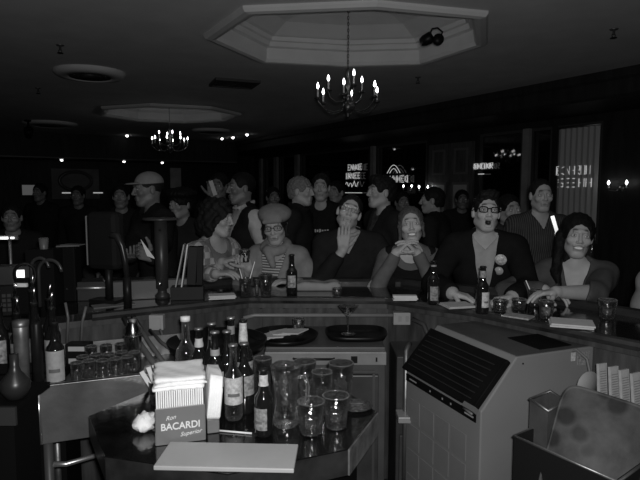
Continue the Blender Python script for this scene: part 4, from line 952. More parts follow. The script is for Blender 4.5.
q = [onz(a, b, .80) for a, b in ((514, 436), (618, 482), (668, 446), (566, 414))]
obox('bus_tub', [(v.x, v.y) for v in q], .05, .80, .05, mat('tub_black', .010, .5, .4), 'open black tub with thin rim in front of the brown tray', 'tub')
q = [onz(a, b, .90) for a, b in ((530, 399), (548, 411), (566, 401), (550, 391))]
obox('steel_bin', [(v.x, v.y) for v in q], .05, .90, .06, mat('bin_steel', .13, .4, .5, .4, 8, metal=.4), 'narrow open steel bin between the ice machine and the brown tray', 'bin')
# leaning cafeteria tray
m = MB(); a_, b_, n = .138, .200, 40
def se(t, k, e=.28):
    c, s_ = math.cos(t), math.sin(t); return (a_ * k * abs(c) ** e * np.sign(c), b_ * k * abs(s_) ** e * np.sign(s_))
vs = []
for k, z in ((0, 0), (.90, 0), (.95, .012), (1.0, .014), (1.0, .009), (.94, -.004), (0, -.004)): vs += [(*se(2 * PI * (i + .5) / n, k), z) for i in range(n)]
m.add(vs, [(r_ * n + i, r_ * n + (i + 1) % n, (r_ + 1) * n + (i + 1) % n, (r_ + 1) * n + i) for r_ in range(6) for i in range(n)], True)
o = m.build('cafeteria_tray', mat('tray_brown', .026, .6, .3, .35, 14, .1, 30, pattern=('blotch', 13, .062, .40)))
Z = Vector((-.42, -.80, .42)).normalized(); Yv = Vector((.42, .36, 1)); Yv = (Yv - Z * Yv.dot(Z)).normalized(); Xv = Yv.cross(Z)
tp = ony(594, 455, 1.72); o.matrix_world = Matrix(((Xv.x, Yv.x, Z.x, tp.x), (Xv.y, Yv.y, Z.y, tp.y), (Xv.z, Yv.z, Z.z, tp.z), (0, 0, 0, 1))); tag(o, 'mottled brown cafeteria tray leaning upright at the lower right', 'tray')
# cards standing behind the tray, on a shelf under the bar
sx = ony(612, 385, 1.95)
r = empty('menu_shelf', (1.17, 1.99, 0), 0, 'dark shelf unit under the bar that holds the white menus', 'shelf')
m = MB(); m.box((.0, .0, .42), (.16, .46, .84), rz=rad(31)); o = m.build('body', mat('shelf_wood', .03, .6), r)
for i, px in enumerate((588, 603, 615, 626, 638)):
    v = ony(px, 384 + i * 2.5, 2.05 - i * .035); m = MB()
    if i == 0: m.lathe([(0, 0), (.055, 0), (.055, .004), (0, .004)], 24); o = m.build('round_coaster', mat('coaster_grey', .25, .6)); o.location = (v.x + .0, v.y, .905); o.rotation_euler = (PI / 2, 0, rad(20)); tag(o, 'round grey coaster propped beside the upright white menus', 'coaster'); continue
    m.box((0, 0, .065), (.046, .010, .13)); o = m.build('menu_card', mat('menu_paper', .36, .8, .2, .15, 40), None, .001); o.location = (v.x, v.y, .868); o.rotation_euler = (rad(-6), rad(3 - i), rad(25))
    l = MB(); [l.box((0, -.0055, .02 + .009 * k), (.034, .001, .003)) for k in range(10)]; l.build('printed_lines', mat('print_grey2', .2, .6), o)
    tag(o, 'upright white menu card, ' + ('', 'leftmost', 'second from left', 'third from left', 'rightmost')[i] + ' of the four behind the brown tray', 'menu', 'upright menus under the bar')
c_ = ony(586, 352, 2.12); m = MB(); m.tube([(c_.x - .03, 2.22, .98), (c_.x + .0, 2.20, 1.0), (c_.x + .03, 2.17, .97), (c_.x + .04, 2.15, .90), (c_.x + .02, 2.14, .84), (c_.x - .02, 2.15, .80)], .006, 8); o = m.build('power_cable', mat('cable_grey', .12, .5)); tag(o, 'looped dark cable behind the ice machine', 'cable')

# ------------------------------------------------------------------ left: steel sink unit, bottles and clutter
zl = .91; a, b = onz(36, 386, zl), onz(150, 373, zl); e1 = (b - a); L1 = e1.length; e1.normalize(); e2 = Vector((-e1.y, e1.x, 0))
r = empty('bar_sink', (a.x, a.y, 0), 0, 'stainless steel ice sink on a tubular leg at the left', 'sink'); r.matrix_world = Matrix(((e1.x, e2.x, 0, a.x), (e1.y, e2.y, 0, a.y), (0, 0, 1, 0), (0, 0, 0, 1)))
L1 = .60
m = MB(); m.box((L1 / 2, 0, zl - .115), (L1, .012, .23)); m.box((L1 / 2, .006, zl - .003), (L1, .03, .006)); fp = m.build('front_panel', mat('panel_steel', .19, .36, .5, .35, 5, .12, 25, metal=.6), r, .002)
m = MB(); m.tube([(.008, -.012, zl - .015), (.008, -.012, zl - .225)], .008, 10); m.build('edge_bead', mat('bead_steel', .75, .22, metal=.9), r)
m = MB(); m.box((0, .2, zl - .115), (.012, .40, .23)); m.box((L1, .2, zl - .115), (.012, .40, .23)); m.box((L1 / 2, .40, zl - .09), (L1, .012, .28)); m.box((L1 / 2, .2, zl - .05), (L1, .40, .01)); m.box((L1 / 2, .2, zl - .225), (L1, .40, .01)); m.build('basin', STEELD, r)
m = MB(); m.tube([(.03, .02, 0), (.03, .02, zl - .23)], .018, 12); m.build('leg', mat('leg_dark', .06, .45, .4), r); m = MB(); m.tube([(.03, .36, 0), (.03, .36, zl - .23)], .018, 12); m.build('leg', STEELD, r)
m = MB(); m.tube([(L1 - .03, .36, 0), (L1 - .03, .36, zl - .23)], .018, 12); m.build('leg', STEELD, r)
m = MB(); m.tube([(.03, .02, .585), (.09, .02, .575), (.30, .03, .60)], [.012, .011, .008], 10); m.build('lower_rail', mat('rail_steel', .5, .3, metal=.8), r)
def sk(x, y, z=zl - .043): return r.matrix_world @ Vector((x, y, z))
SK = r.matrix_world.copy()
bpy.context.view_layer.update(); SK = r.matrix_world.copy()
def sk(x, y, z=zl - .0445): return SK @ Vector((x, y, z))
bottle(sk(.066, .055), .275, .0345, 'dark whiskey bottle with a big white label in the steel sink', lab=(.16, .60), labm=mat('whisky_label', .34, .6, .3, .12, 60), neck=.26, kind='whiskey_bottle', turn=-75, span=140)
# small bottle-label emblem lettering kept plain: a dark figure shape
rn = random.Random(7); k = 0
spots = [(.14, .05), (.185, .06), (.235, .045), (.285, .05), (.33, .06), (.16, .13), (.21, .14), (.26, .13), (.31, .14), (.36, .12), (.19, .22), (.25, .22), (.31, .22)]
names = ['nearest the whiskey bottle in the front row', 'second in the front row of the sink', 'third in the front row of the sink', 'fourth in the front row of the sink', 'at the right end of the front row in the sink', 'nearest the whiskey bottle in the second row', 'second in the second row of the sink', 'third in the second row of the sink', 'fourth in the second row of the sink', 'at the right end of the second row in the sink', 'at the left of the back row in the sink', 'in the middle of the back row in the sink', 'at the right of the back row in the sink']
for (x, y), nm in zip(spots, names):
    tumbler(sk(x, y), .105 if y < .2 else .12, .0245, 'clear glass ' + nm, group='clear glasses standing in the steel sink', base=.8, n=14)
rr = empty('cocktail_shaker', sk(.335, .02) + Vector((.0, .0, 0)), 0, 'tall shiny steel cocktail shaker at the right of the steel sink', 'shaker')
rr.location = sk(.36, .20)
g_lathe('cup', [(0, 0), (.027, 0), (.031, .02), (.037, .155), (.040, .158), (.037, .16), (.034, .155), (.0, .02)], CHROME, rr); g_lathe('lid', [(.036, .155), (.034, .19), (.022, .21), (.020, .23), (0, .232)], CHROME, rr)
# garnish, napkin box, speed pourer bottles
o = g_lathe('lime', [(0, -.026), (.012, -.025), (.024, -.010), (.026, .004), (.018, .02), (.006, .027), (0, .028)], mat('citrus_skin', .28, .45, .5, .2, 60, .3, 90)); o.location = sk(.415, .07) + Vector((0, 0, .03)); tag(o, 'round citrus fruit at the right end of the steel sink', 'fruit')
rr = empty('garnish_box', sk(.14, .30, zl - .0445), 0, 'dark garnish box with two pale labels behind the sink glasses', 'box')
m = MB(); m.box((0, 0, .06), (.10, .06, .12)); m.build('case', BLACK, rr, .004); m = MB(); m.box((0, -.031, .04), (.07, .003, .035)); m.box((0, -.031, .10), (.07, .003, .02)); m.build('label', PAPERD, rr)
# far left rack of bottles
zr = .90
rk = empty('bottle_rack', (-1.245, 2.21, 0), rad(8), 'dark speed rack full of bottles at the far left edge', 'rack')
m = MB(); m.box((0, .08, zr - .01), (.36, .22, .02)); m.box((0, -.035, zr + .03), (.36, .008, .04)); m.box((-.17, .08, .44), (.02, .20, .88)); m.box((.17, .08, .44), (.02, .20, .88)); m.build('frame', BLACKM, rk)
bpy.context.view_layer.update(); RK = rk.matrix_world.copy()
kinds = [(.30, .032), (.28, .032), (.25, .031), (.29, .032), (.27, .032), (.27, .031), (.30, .032), (.33, .031), (.29, .032)]
for i in range(9):
    x = -.135 + (i % 5) * .068 + (.034 if i > 4 else 0); y = .01 if i < 5 else .095; H_, R_ = kinds[i]
    b_ = bottle(RK @ Vector((x, y, zr + .001)), H_, R_, 'dark liquor bottle with steel pourer, %s in the %s row of the left rack' % (('first', 'second', 'third', 'fourth', 'fifth')[i % 5], 'front' if i < 5 else 'back'), lab=(.15, .5), labm=mat('label_dim_%d' % (i % 3), (.10, .25, .16)[i % 3], .5, .3, .6, 50), kind='liquor_bottle', group='bottles in the left rack', turn=-100 + 20 * (i % 3), span=120)
    m = MB(); m.tube([(0, 0, H_), (0, 0, H_ + .03), (.012, -.01, H_ + .06)], [.009, .005, .004], 8); m.build('pourer', CHROME, b_)
o = g_lathe('glass_globe', [(0, 0), (.03, .003), (.047, .035), (.044, .062), (.02, .09), (.014, .11), (.014, .15), (0, .15)], mat('globe_grey', .022, .35, .5)); o.location = ony(16, 398, 1.78); tag(o, 'round grey bottle with a short neck at the left edge', 'bottle')
pg = ony(16, 398, 1.78); rr = empty('side_shelf', (pg.x, pg.y, 0), 0, 'low dark shelf with a grey front below the round bottle', 'shelf')
m = MB(); m.box((-.05, .05, pg.z - .011), (.17, .22, .02)); m.build('board', BLACKM, rr); m = MB(); m.box((-.04, -.065, pg.z - .035), (.15, .01, .06)); m.build('front', mat('shelf_front', .035, .5), rr); m = MB(); m.box((-.06, .06, (pg.z - .022) / 2), (.12, .16, pg.z - .022)); m.build('stand', BLACKM, rr)
# steel post and black tube rising left of the whiskey bottle
pp = ony(24, 395, 2.04); rr = empty('steel_canister', (pp.x, pp.y, .80), 0, 'tall shiny steel canister left of the whiskey bottle', 'canister')
g_lathe('body', [(0, 0), (.024, 0), (.026, .3), (.028, .34), (.02, .36), (0, .36)], mat('canister_steel', .22, .4, .5, .5, 14, .2, 20, metal=.7), rr); g_lathe('lid', [(.027, .335), (.029, .34), (.029, .36), (0, .365)], STEELD, rr)
st = MB(); st.box((0, 0, .4), (.08, .08, .8)); st.build('pedestal', BLACKM, rr).location = (0, 0, -.80)
pp = ony(34, 395, 2.04); rr = empty('black_canister', (pp.x + .01, pp.y + .02, .80), 0, 'slim black canister between steel canister and whiskey bottle', 'canister')
g_lathe('body', [(0, 0), (.020, 0), (.020, .34), (.016, .35), (0, .35)], BLACK, rr); st = MB(); st.box((0, 0, .4), (.035, .035, .8)); st.build('pedestal', BLACKM, rr).location = (0, 0, -.80)
# things on the left end of the bar
def bz(px, py, z=1.0705): return onz(px, py, z)
rr = empty('beer_tower', ony(162, 279, 2.92), rad(0), 'dark cylindrical beer tower with wide flat cap on the bar', 'beer tap'); rr.location.z = 1.0705
Ht = ony(162, 220, 2.92).z - 1.0705
g_lathe('column', [(0, 0), (.040, 0), (.040, .02), (.026, .035), (.026, .05), (.034, .055), (.034, Ht), (0, Ht)], mat('tower_grey', .025, .38, .35, .1, 6), rr, 28)
g_lathe('cap_plate', [(0, Ht), (.09, Ht), (.094, Ht + .005), (.09, Ht + .010), (0, Ht + .014)], mat('tower_cap', .035, .3, .5), rr, 32)
m = MB(); m.ball((0, -.046, .085), .014, 12); m.build('knob', CHROME, rr); m = MB(); m.ball((.008, -.041, Ht - .05), .007, 10); m.build('screw', BLACK, rr)
dt = bz(152, 297); rr = empty('drip_tray', (bz(152, 297, 1.08).x, bz(152, 297, 1.08).y + .06, 1.0705), 0, 'long dark grey raised drip tray on the bar in front of the beer tower', 'drip tray')
aa = math.atan2(IN[2].y - IN[1].y, IN[2].x - IN[1].x); rr.rotation_euler = (0, 0, aa * .55)
m = MB(); m.box((0, 0, .050), (.50, .13, .100)); m.build('box', mat('tray_dark_steel', .05, .45, .5, .2, 6), rr, .004); m = MB(); m.box((0, 0, .102), (.47, .10, .004)); m.build('grate', BLACK, rr)
pp = bz(88, 301); rr = empty('steel_tray', (pp.x, pp.y + .075, 1.0705), aa * .3, 'flat steel tray with a shiny front edge at the left end of the bar', 'tray')
m = MB(); m.box((0, 0, .050), (.23, .14, .10)); m.build('case', mat('case_steel', .05, .35, .5, .2, 8, metal=.4), rr, .004); m = MB(); m.tube([(-.115, -.073, .068), (.115, -.073, .068)], .009, 8); m.build('bright_edge', STEEL, rr); m = MB(); m.tube([(.07, -.06, .102), (.03, .06, .102)], .003, 6); m.build('cover_seam', STEEL, rr)
m = MB(); m.box((0, 0, .002), (.20, .09, .003)); o = m.build('paper_sheet', mat('dim_paper', .16, .6, .3, .1, 20)); pp = bz(112, 306); o.location = (pp.x, pp.y + .02, 1.0705); o.rotation_euler = (0, 0, aa); tag(o, 'pale sheet of paper lying on the left front edge of the bar', 'paper')
# screen of the till, seen from behind
pp = ony(105, 272, 2.78); rr = empty('till_monitor', (pp.x, pp.y + .03, 1.0705), rad(-18), 'dark rounded back of a till monitor standing on the bar', 'monitor'); z0 = ony(105, 270, 2.78).z - 1.0705; z1 = ony(105, 212, 2.78).z - 1.0705
m = MB(); m.box((0, 0, (z0 + z1) / 2), (.19, .085, z1 - z0)); m.build('casing', mat('monitor_grey', .010, .6, .1, .1, 6), rr, .028)
m = MB(); m.box((-.094, -.01, (z0 + z1) / 2), (.008, .05, (z1 - z0) * .86)); m.build('edge_highlight', mat('edge_highlight_grey', .16, .3), rr, .003)  # paler strip painted in as the highlight on the casing's left edge
m = MB(); m.box((0, .01, .01), (.16, .12, .02)); m.tube([(0, .01, .01), (0, .01, z0 + .04)], .02, 10); m.build('stand', BLACK, rr)
# curved black chair-back-like hose
q0 = [ony(a_, b_, 2.70) for a_, b_ in ((110, 235), (117, 236), (122, 246), (125, 260), (127, 277))]
m = MB(); m.tube(q0, [.016, .018, .016, .014, .014], 12); o = m.build('tap_spout', mat('spout_black', .015, .3, .35)); tag(o, 'curved black spout between monitor and beer tower', 'spout')
m = MB(); m.tube([q0[-1] + Vector((0, 0, 0)), Vector((q0[-1].x, q0[-1].y + .0, 1.071))], .02, 12); o2 = m.build('base', BLACK); o2.parent = o
# menus in their stand
pp = ony(176, 278, 2.88); rr = empty('menu_holder', (pp.x + .01, pp.y + .02, 1.0705), rad(8), 'dark box holding leaning menus right of the beer tower', 'menu holder')
m = MB(); m.box((.045, 0, .035), (.17, .09, .07)); m.build('box', mat('holder_dark', .02, .5, .15), rr, .003)
for i, (x, t, w_) in enumerate(((-.005, 12, .022), (.02, 9, .02), (.06, 4, .045), (.10, 2, .03))):
    m = MB(); m.box((0, 0, 0), (.007 if i < 2 else w_, .075, .23 if i < 2 else .20)); o = m.build('menu', mat('menu_edge_%d' % i, (.30, .55, .02, .014)[i], .6, .1), None, .001); o.rotation_euler = (0, rad(t), rad(8)); o.location = (rr.location.x + x + .015, rr.location.y - .0, 1.0705 + .07 + .112)
    tag(o, ('pale leaning menu, leftmost in the dark holder', 'white edged menu leaning second in the dark holder', 'wide dark menu cover in the holder', 'dark menu at the right end of the holder')[i], 'menu', 'menus in the dark holder')
# till at the far left, with a lit display
pp = ony(8, 300, 2.50); rr = empty('cash_register', (pp.x - .04, pp.y + .10, 1.0705), rad(14), 'grey cash register with small lit display at the far left of the bar', 'cash register')
m = MB(); m.box((0, 0, .07), (.20, .22, .14)); m.build('body', mat('till_grey', .012, .5, .12, .2, 8), rr, .006); m = MB(); m.box((.03, -.02, .18), (.16, .10, .09)); m.build('head', mat('till_grey2', .03, .5, .4, .2, 8), rr, .006)
m = MB(); m.box((.062, -.072, .185), (.036, .004, .045)); m.build('display', mat('display_lit', .8, .4, emit=1.4), rr)
m = MB(); [m.box((.0 + .022 * i, -.112, .03 + .022 * j), (.016, .006, .015)) for i in range(4) for j in range(4)]; m.build('keys', mat('key_grey', .04, .5), rr)
rr = empty('light_bar', ony(8, 238, 2.7), rad(10), 'short bright lamp strip glinting at the far left edge', 'lamp')
m = MB(); m.box((0, .012, .002), (.09, .02, .022)); m.build('holder', STEELD, rr); m = MB(); m.tube([(-.035, 0, 0), (.0, 0, 0)], .006, 8); m.tube([(.012, 0, 0), (.028, 0, 0)], .005, 8); m.build('lamp', mat('lamp_strip', .9, .4, emit=2.0), rr); m = MB(); m.tube([(0, .02, 0), (0, .02, 1.0715 - ony(8, 238, 2.7).z)], .008, 8); m.build('stem', STEELD, rr)
# hoses, cups and bits
c_ = ony(25, 277, 2.42); m = MB(); m.tube([(c_.x + .045 * math.cos(t), c_.y + .01 * math.sin(t * 2), c_.z + .06 * math.sin(t)) for t in [2 * PI * i / 20 for i in range(20)]], .007, 8, True)
o = m.build('coiled_hose', BLACK); tag(o, 'black coiled soda hose at the left end of the bar', 'hose')
for i, (px, py) in enumerate(((40, 268), (50, 272))):
    c_ = ony(px, py, 2.46); m = MB(); m.tube([(c_.x + (.04 + .012 * i) * math.cos(t), c_.y, c_.z + (.045 + .01 * i) * math.sin(t)) for t in [PI * k / 12 for k in range(13)]] + [(c_.x - .04 - .012 * i, c_.y, c_.z - .16)], .008, 8)
    o = m.build('soda_hose', mat('hose_rubber', .03, .3, .6)); tag(o, ('arched black soda hose right of the coiled one', 'wider arched black soda hose near the steel tray')[i], 'hose', 'arched soda hoses')
m = MB(); m.box((0, 0, 0), (.055, .012, .016)); o = m.build('label_strip', PAPER); o.location = ony(21, 285, 2.38); tag(o, 'small white strip showing inside the hose coil', 'label'); m = MB(); m.box((0, .012, -.05), (.06, .012, .16)); m.build('bracket', BLACKM, o)
rr = tumbler(Vector((ony(44, 249, 2.75).x, 2.75, ony(44, 249, 2.75).z)), .055, .022, 'small pale cup on the bar at the far left', name='plastic_cup', cat='cup')
zc = rr.location.z; m = MB(); m.box((0, 0, (zc - 1.0705) / 2), (.14, .10, zc - 1.0705)); o = m.build('bottle_step', mat('step_dark', .008, .5, .08)); o.location = (rr.location.x - .01, 2.77, 1.0705); tag(o, 'dark raised step on the bar below the small pale cup', 'shelf')
g_lathe('cup_wall', [(.018, .001), (.0225, .054), (.0235, .054), (.019, .0)], mat('cup_plastic', .10, .4), rr)
m = MB(); m.box((0, 0, .002), (.11, .08, .004), rz=.4); m.box((.02, .01, .006), (.10, .07, .004), rz=-.2); o = m.build('paper_slips', mat('slip_grey', .12, .7), None); o.location = Vector((ony(68, 246, 2.86).x, 2.86, ony(68, 246, 2.86).z)); tag(o, 'loose grey paper slips on a small stand left of the monitor', 'paper')
hz_ = o.location.z; m = MB(); m.box((0, 0, (hz_ - 1.0705) / 2), (.10, .08, hz_ - 1.071)); s_ = m.build('receipt_printer', BLACKM, None, .006); s_.location = (o.location.x, o.location.y, 1.0705); tag(s_, 'black receipt printer under the loose paper slips', 'printer')
for i, (px, py, H_) in enumerate(((58, 330, .20), (66, 318, .22), (80, 322, .16))):
    v = ony(px, py, 2.42); m = MB(); m.tube([(v.x, v.y, v.z - .12), (v.x + .01, v.y, v.z), (v.x + .03 * (i - 1), v.y, v.z + .07)], .006, 8); o = m.build('supply_tube', mat('tube_grey', .10, .3)); tag(o, 'thin %s tube hanging under the left end of the bar' % ('leftmost', 'middle', 'right')[i], 'tube', 'tubes under the bar end')
for i, (a_, b_, c2_, d2_) in enumerate(((124, 318, 160, 372), (133, 316, 166, 366), (150, 330, 172, 350))):
    u_, v_ = ony(a_, b_, 2.62), ony(c2_, d2_, 2.30 + .05 * i); m = MB(); m.tube([u_, (u_ + v_) / 2 + Vector((0, 0, -.01)), v_], .014 - .003 * i, 8)
    o = m.build('drain_hose', mat('hose_pale', .08, .5, .4, .2, 20)); tag(o, ('thick grey hose slanting down behind the napkins, left one', 'thick grey hose slanting down behind the napkins, right one', 'thin short grey hose beside the thick slanting pair')[i], 'hose', 'slanting hoses under the bar')
v = ony(157, 322, 2.66); m = MB(); m.box((0, 0, 0), (.07, .04, .075)); o = m.build('junction_box', mat('outlet_box_grey', .40, .5, .4), None, .004); o.location = v; tag(o, 'grey electrical box on the panel under the left bar', 'electrical box'); m = MB(); m.box((0, -.022, 0), (.045, .004, .05)); m.build('cover', mat('cover_grey', .3, .5), o); m = MB(); m.tube([(.02, -.02, -.03), (.035, -.03, -.06), (.02, -.03, -.10), (-.01, -.02, -.12)], .006, 6); m.build('lead', mat('tube_grey', .1, .3), o)
# coil bracket at right of box: small dark bar bits
# ------------------------------------------------------------------ things on the bar top in front of the guests
def bt(px, py): return onz(px, py, 1.0708)
bottle(bt(292, 294), .225, .0305, 'dark beer bottle on the bar beside the woman in the beret', foil=None, lab=(.18, .48), labm=mat('label_mid', .28, .5, .3, .6, 60), span=90)
bottle(bt(433, 304), .225, .0305, 'dark beer bottle on the bar in front of the blonde woman', foil=(.86, .90), foilm=LABEL, lab=(.10, .42), labm=LABEL, span=80)
bottle(bt(482, 313), .225, .0305, 'dark beer bottle on the bar in front of the man in glasses', foil=(.76, .90), foilm=LABEL, lab=(.14, .46), labm=LABELW, span=80, turn=-70)
tumbler(bt(246, 296), .10, .034, 'dark iced drink with two straws left of the thin stirrer glass', name='drink_glass', fill=.8, liquid=COLA, straw=[(.05, 0, .19), (-.035, .01, .15)])
tumbler(bt(266, 296), .12, .036, 'dark drink glass in front of the woman in the striped top', name='drink_glass', fill=.85, liquid=COLA)
tumbler(bt(257, 298), .10, .012, 'thin narrow clear glass between the two dark drinks', name='narrow_glass', fill=.7, liquid=ICE)
tumbler(bt(337, 296), .045, .026, 'tiny clear glass beside the folded cloth on the bar', name='shot_glass', fill=.5, liquid=ICE)
tumbler(bt(500, 311), .055, .034, 'clear glass directly right of the third beer bottle', name='rocks_glass', fill=.5, liquid=COLA)
tumbler(bt(519, 309), .05, .036, 'low clear glass right of the man in glasses', name='rocks_glass', fill=.4, liquid=COLA)
tumbler(bt(535, 306), .085, .033, 'clear glass with a white straw between two guests', name='drink_glass', fill=.6, liquid=ICE, straw=[(-.05, 0, .13)])
tumbler(bt(546, 318), .08, .034, 'clear glass of ice nearest the napkin pile', name='drink_glass', fill=.6, liquid=ICE)
tumbler(bt(607, 318), .085, .040, 'clear rocks glass half full in front of the dark haired woman', name='rocks_glass', fill=.5, liquid=mat('pale_drink', .06, .2, .6, .4, 40))
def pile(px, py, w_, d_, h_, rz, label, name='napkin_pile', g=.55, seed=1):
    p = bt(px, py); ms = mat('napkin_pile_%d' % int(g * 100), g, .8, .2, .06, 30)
    r = empty(name, p, rad(rz), label, 'napkins'); k = max(2, int(h_ / .006))
    for i in range(k):
        m = MB(); m.box((random.Random(i + seed).uniform(-.004, .004), random.Random(i * 3 + seed).uniform(-.004, .004), h_ * (i + .5) / k), (w_, d_, h_ / k * .9), rz=random.Random(i + 9 + seed).uniform(-.08, .08)); m.build('napkin', ms, r, .001)
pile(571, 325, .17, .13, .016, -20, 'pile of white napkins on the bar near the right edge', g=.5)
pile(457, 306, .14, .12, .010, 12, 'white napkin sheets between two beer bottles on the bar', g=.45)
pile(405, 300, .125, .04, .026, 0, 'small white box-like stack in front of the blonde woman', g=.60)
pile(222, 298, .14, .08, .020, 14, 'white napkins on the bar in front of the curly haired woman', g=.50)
o = cloth_slab('folded_cloth', .26, .13, .045, 5, amp=.004, m_=mat('cloth_pale', .24, .85, .2, .08, 20)); o.location = bt(318, 290) + Vector((0, .03, 0)); tag(o, 'pale folded cloth on the bar under the hand-on-mouth man', 'cloth')
m = MB(); m.box((0, 0, .004), (.20, .10, .007)); o = m.build('paper_coaster', mat('news', .28, .8, .2, .3, 60)); o.location = bt(345, 300) + Vector((0, .04, 0)); o.location = bt(520, 318) + Vector((0, .02, 0)); o.scale = (.6, .8, 1); o.rotation_euler = (0, 0, rad(-40)); o['label'] = 'grey paper coaster lying between the clear glasses near the man in glasses'; o['category'] = 'paper'

# ------------------------------------------------------------------ the people
def cl(name, g, **k):
    return mat('%s_%03d' % (name, int(g * 1000)), g, k.pop('rough', .85), k.pop('spec', .03), k.pop('noise', .12), k.pop('nscale', 25), k.pop('bump', .1), 60, **k)
HR = .0045
def tow(dx, dy, dz=0): return (dx, dy, dz)
# 1 man in dark suit and glasses
i_ = person('man in dark blazer and thick glasses laughing open-mouthed behind the bar', ony(486, 213, 3.20), 168, lean=20, hyaw=6, pitch=7, roll=-3, skin=.40, mouth='open', hres=.0035, res=.008,
    clothes=[dict(name='shirt', mat=cl('shirt', .30), inf=.008, collar=1, open=1, cuff=.96, v=(.47, .9)), dict(name='blazer', mat=cl('blazer', .011), inf=.024, cuff=.86, v=(.06, .15), hem=.2)],
    hair=dict(g=.015, fz=.072, sy=.02, th=.010, blobs=[((0, .045, .098), (.055, .045, .028)), ((-.015, .02, .108), (.05, .055, .028))], amp=.004), glasses=.0032,
    hands={'R': dict(at=ony(452, 293, 2.88), f=(.75, -.35, -.15), n=(.2, -.1, -1), curl=.35, pole=(-.7, .2, -.7)), 'L': dict(at=ony(512, 297, 2.80), f=(-.8, -.25, -.05), n=(-.2, -.3, -1), curl=.45, pole=(.8, .2, -.7))})
m = MB(); m.lathe([(0, .004), (.024, .004), (.026, 0), (0, 0)], 20)
for (x, z, g, nm) in ((.083, .435, .5, 'round_badge'), (.076, .365, .38, 'round_badge')):
    m = MB(); m.lathe([(0, .005), (.032 if z > .38 else .024, .003), (.033 if z > .38 else .025, -.002)], 20)
    o = m.build(nm, mat('badge_%d' % int(g * 100), g, .3, .5, .5 if z > .38 else .1, 90), i_['ob']); ph = rad(16)
    o.matrix_local = Matrix.Translation(i_['P']) @ Matrix.Rotation(-ph, 4, 'X') @ Matrix.Translation((-x, .158, z)) @ Matrix.Rotation(rad(-14), 4, 'Z') @ Matrix.Rotation(-PI / 2, 4, 'X')
# 2 man, hand over mouth
person('man in dark jumper and thin glasses holding his hand over his mouth', ony(349, 213, 3.55), 172, lean=14, hyaw=8, pitch=10, roll=-16, skin=.37, hres=.0035, res=.009,
    clothes=[dict(name='undershirt', mat=cl('undershirt', .30), inf=.007, collar=1, cuff=.4), dict(name='jumper', mat=cl('jumper', .018), inf=.020, cuff=.70, v=(.42, .55))],
    hair=dict(g=.02, fz=.078, sy=.02, th=.009, amp=.002), glasses=.0014,
    hands={'R': dict(at=ony(343, 250, 3.39), f=(.06, .24, 1), n=(.1, 1, -.05), curl=.10, pole=(-.35, -.3, -1)), 'L': dict(at=ony(374, 284, 3.30), f=(-.3, -.7, -.5), n=(0, .1, -1), curl=.5, pole=(.8, .3, -.5))})
# 3 blonde woman
person('blonde woman in grey long sleeves with hands clasped under her chin', ony(411, 226, 3.45), 176, lean=12, hyaw=-4, pitch=6, roll=5, skin=.42, female=True, hres=.0035, res=.008, mouth='smile',
    clothes=[dict(name='top', mat=cl('grey_top', .11), inf=.008, cuff=.86, scoop=.075), dict(name='waistcoat', mat=cl('black_waistcoat', .012), inf=.016, sleeve='none', scoop=.12)],
    hair=dict(g=.11, fz=.078, sy=.02, th=.010, blobs=[((0, -.09, .02), (.05, .045, .045)), ((.068, .03, .02), (.074, .02, -.09), .012, .010), ((-.068, .03, .02), (-.074, .02, -.07), .010, .008)], amp=.002),
    hands={'R': dict(at=ony(396, 253, 3.27), f=(.62, -.15, .75), n=(.6, .2, -.5), curl=.45, pole=(-.5, -.2, -1)), 'L': dict(at=ony(417, 253, 3.27), f=(-.62, -.10, .70), n=(-.6, .2, -.5), curl=.50, pole=(.5, -.2, -1))})
# 4 dark haired woman on the right
i_ = person('smiling woman with long dark hair and earrings leaning on the bar', ony(577, 237, 3.02), 155, lean=14, hyaw=10, pitch=2, roll=-6, skin=.38, female=True, hres=.0035, res=.008, mouth='smile', scale=1.02,
    clothes=[dict(name='top', mat=cl('white_top', .36), inf=.006, sleeve='none', scoop=.185), dict(name='cardigan', mat=cl('cardigan', .07), inf=.016, cuff=.90, v=(.27, .26), fold=.006)],
    hair=dict(g=.012, fz=.065, sy=.03, th=.020, bz=-.40, blobs=[((0, -.05, -.08), (.075, .055, .14)), ((.078, -.01, .0), (.085, .035, -.20), .030, .026), ((-.070, -.05, .0), (-.085, -.03, -.16), .030, .030), ((-.085, -.03, -.16), (-.075, .05, -.28), .030, .014), ((.085, .035, -.20), (.06, .07, -.28), .026, .012)], amp=.0025),
    hands={'L': dict(at=ony(556, 292, 2.66), f=(-1, -.1, -.05), n=(0, -.1, -1), curl=.3, pole=(1, .1, -.25)), 'R': dict(at=ony(544, 290, 2.80), f=(.6, -.5, -.1), n=(0, 0, -1), curl=.4, pole=(-1, .2, -.4))})
m = MB(); m.tube([(-.080, .0, -.035), (-.082, .002, -.055), (-.081, .0, -.075)], [.003, .0055, .004], 8); head_child(i_, m, 'earring', CHROME)
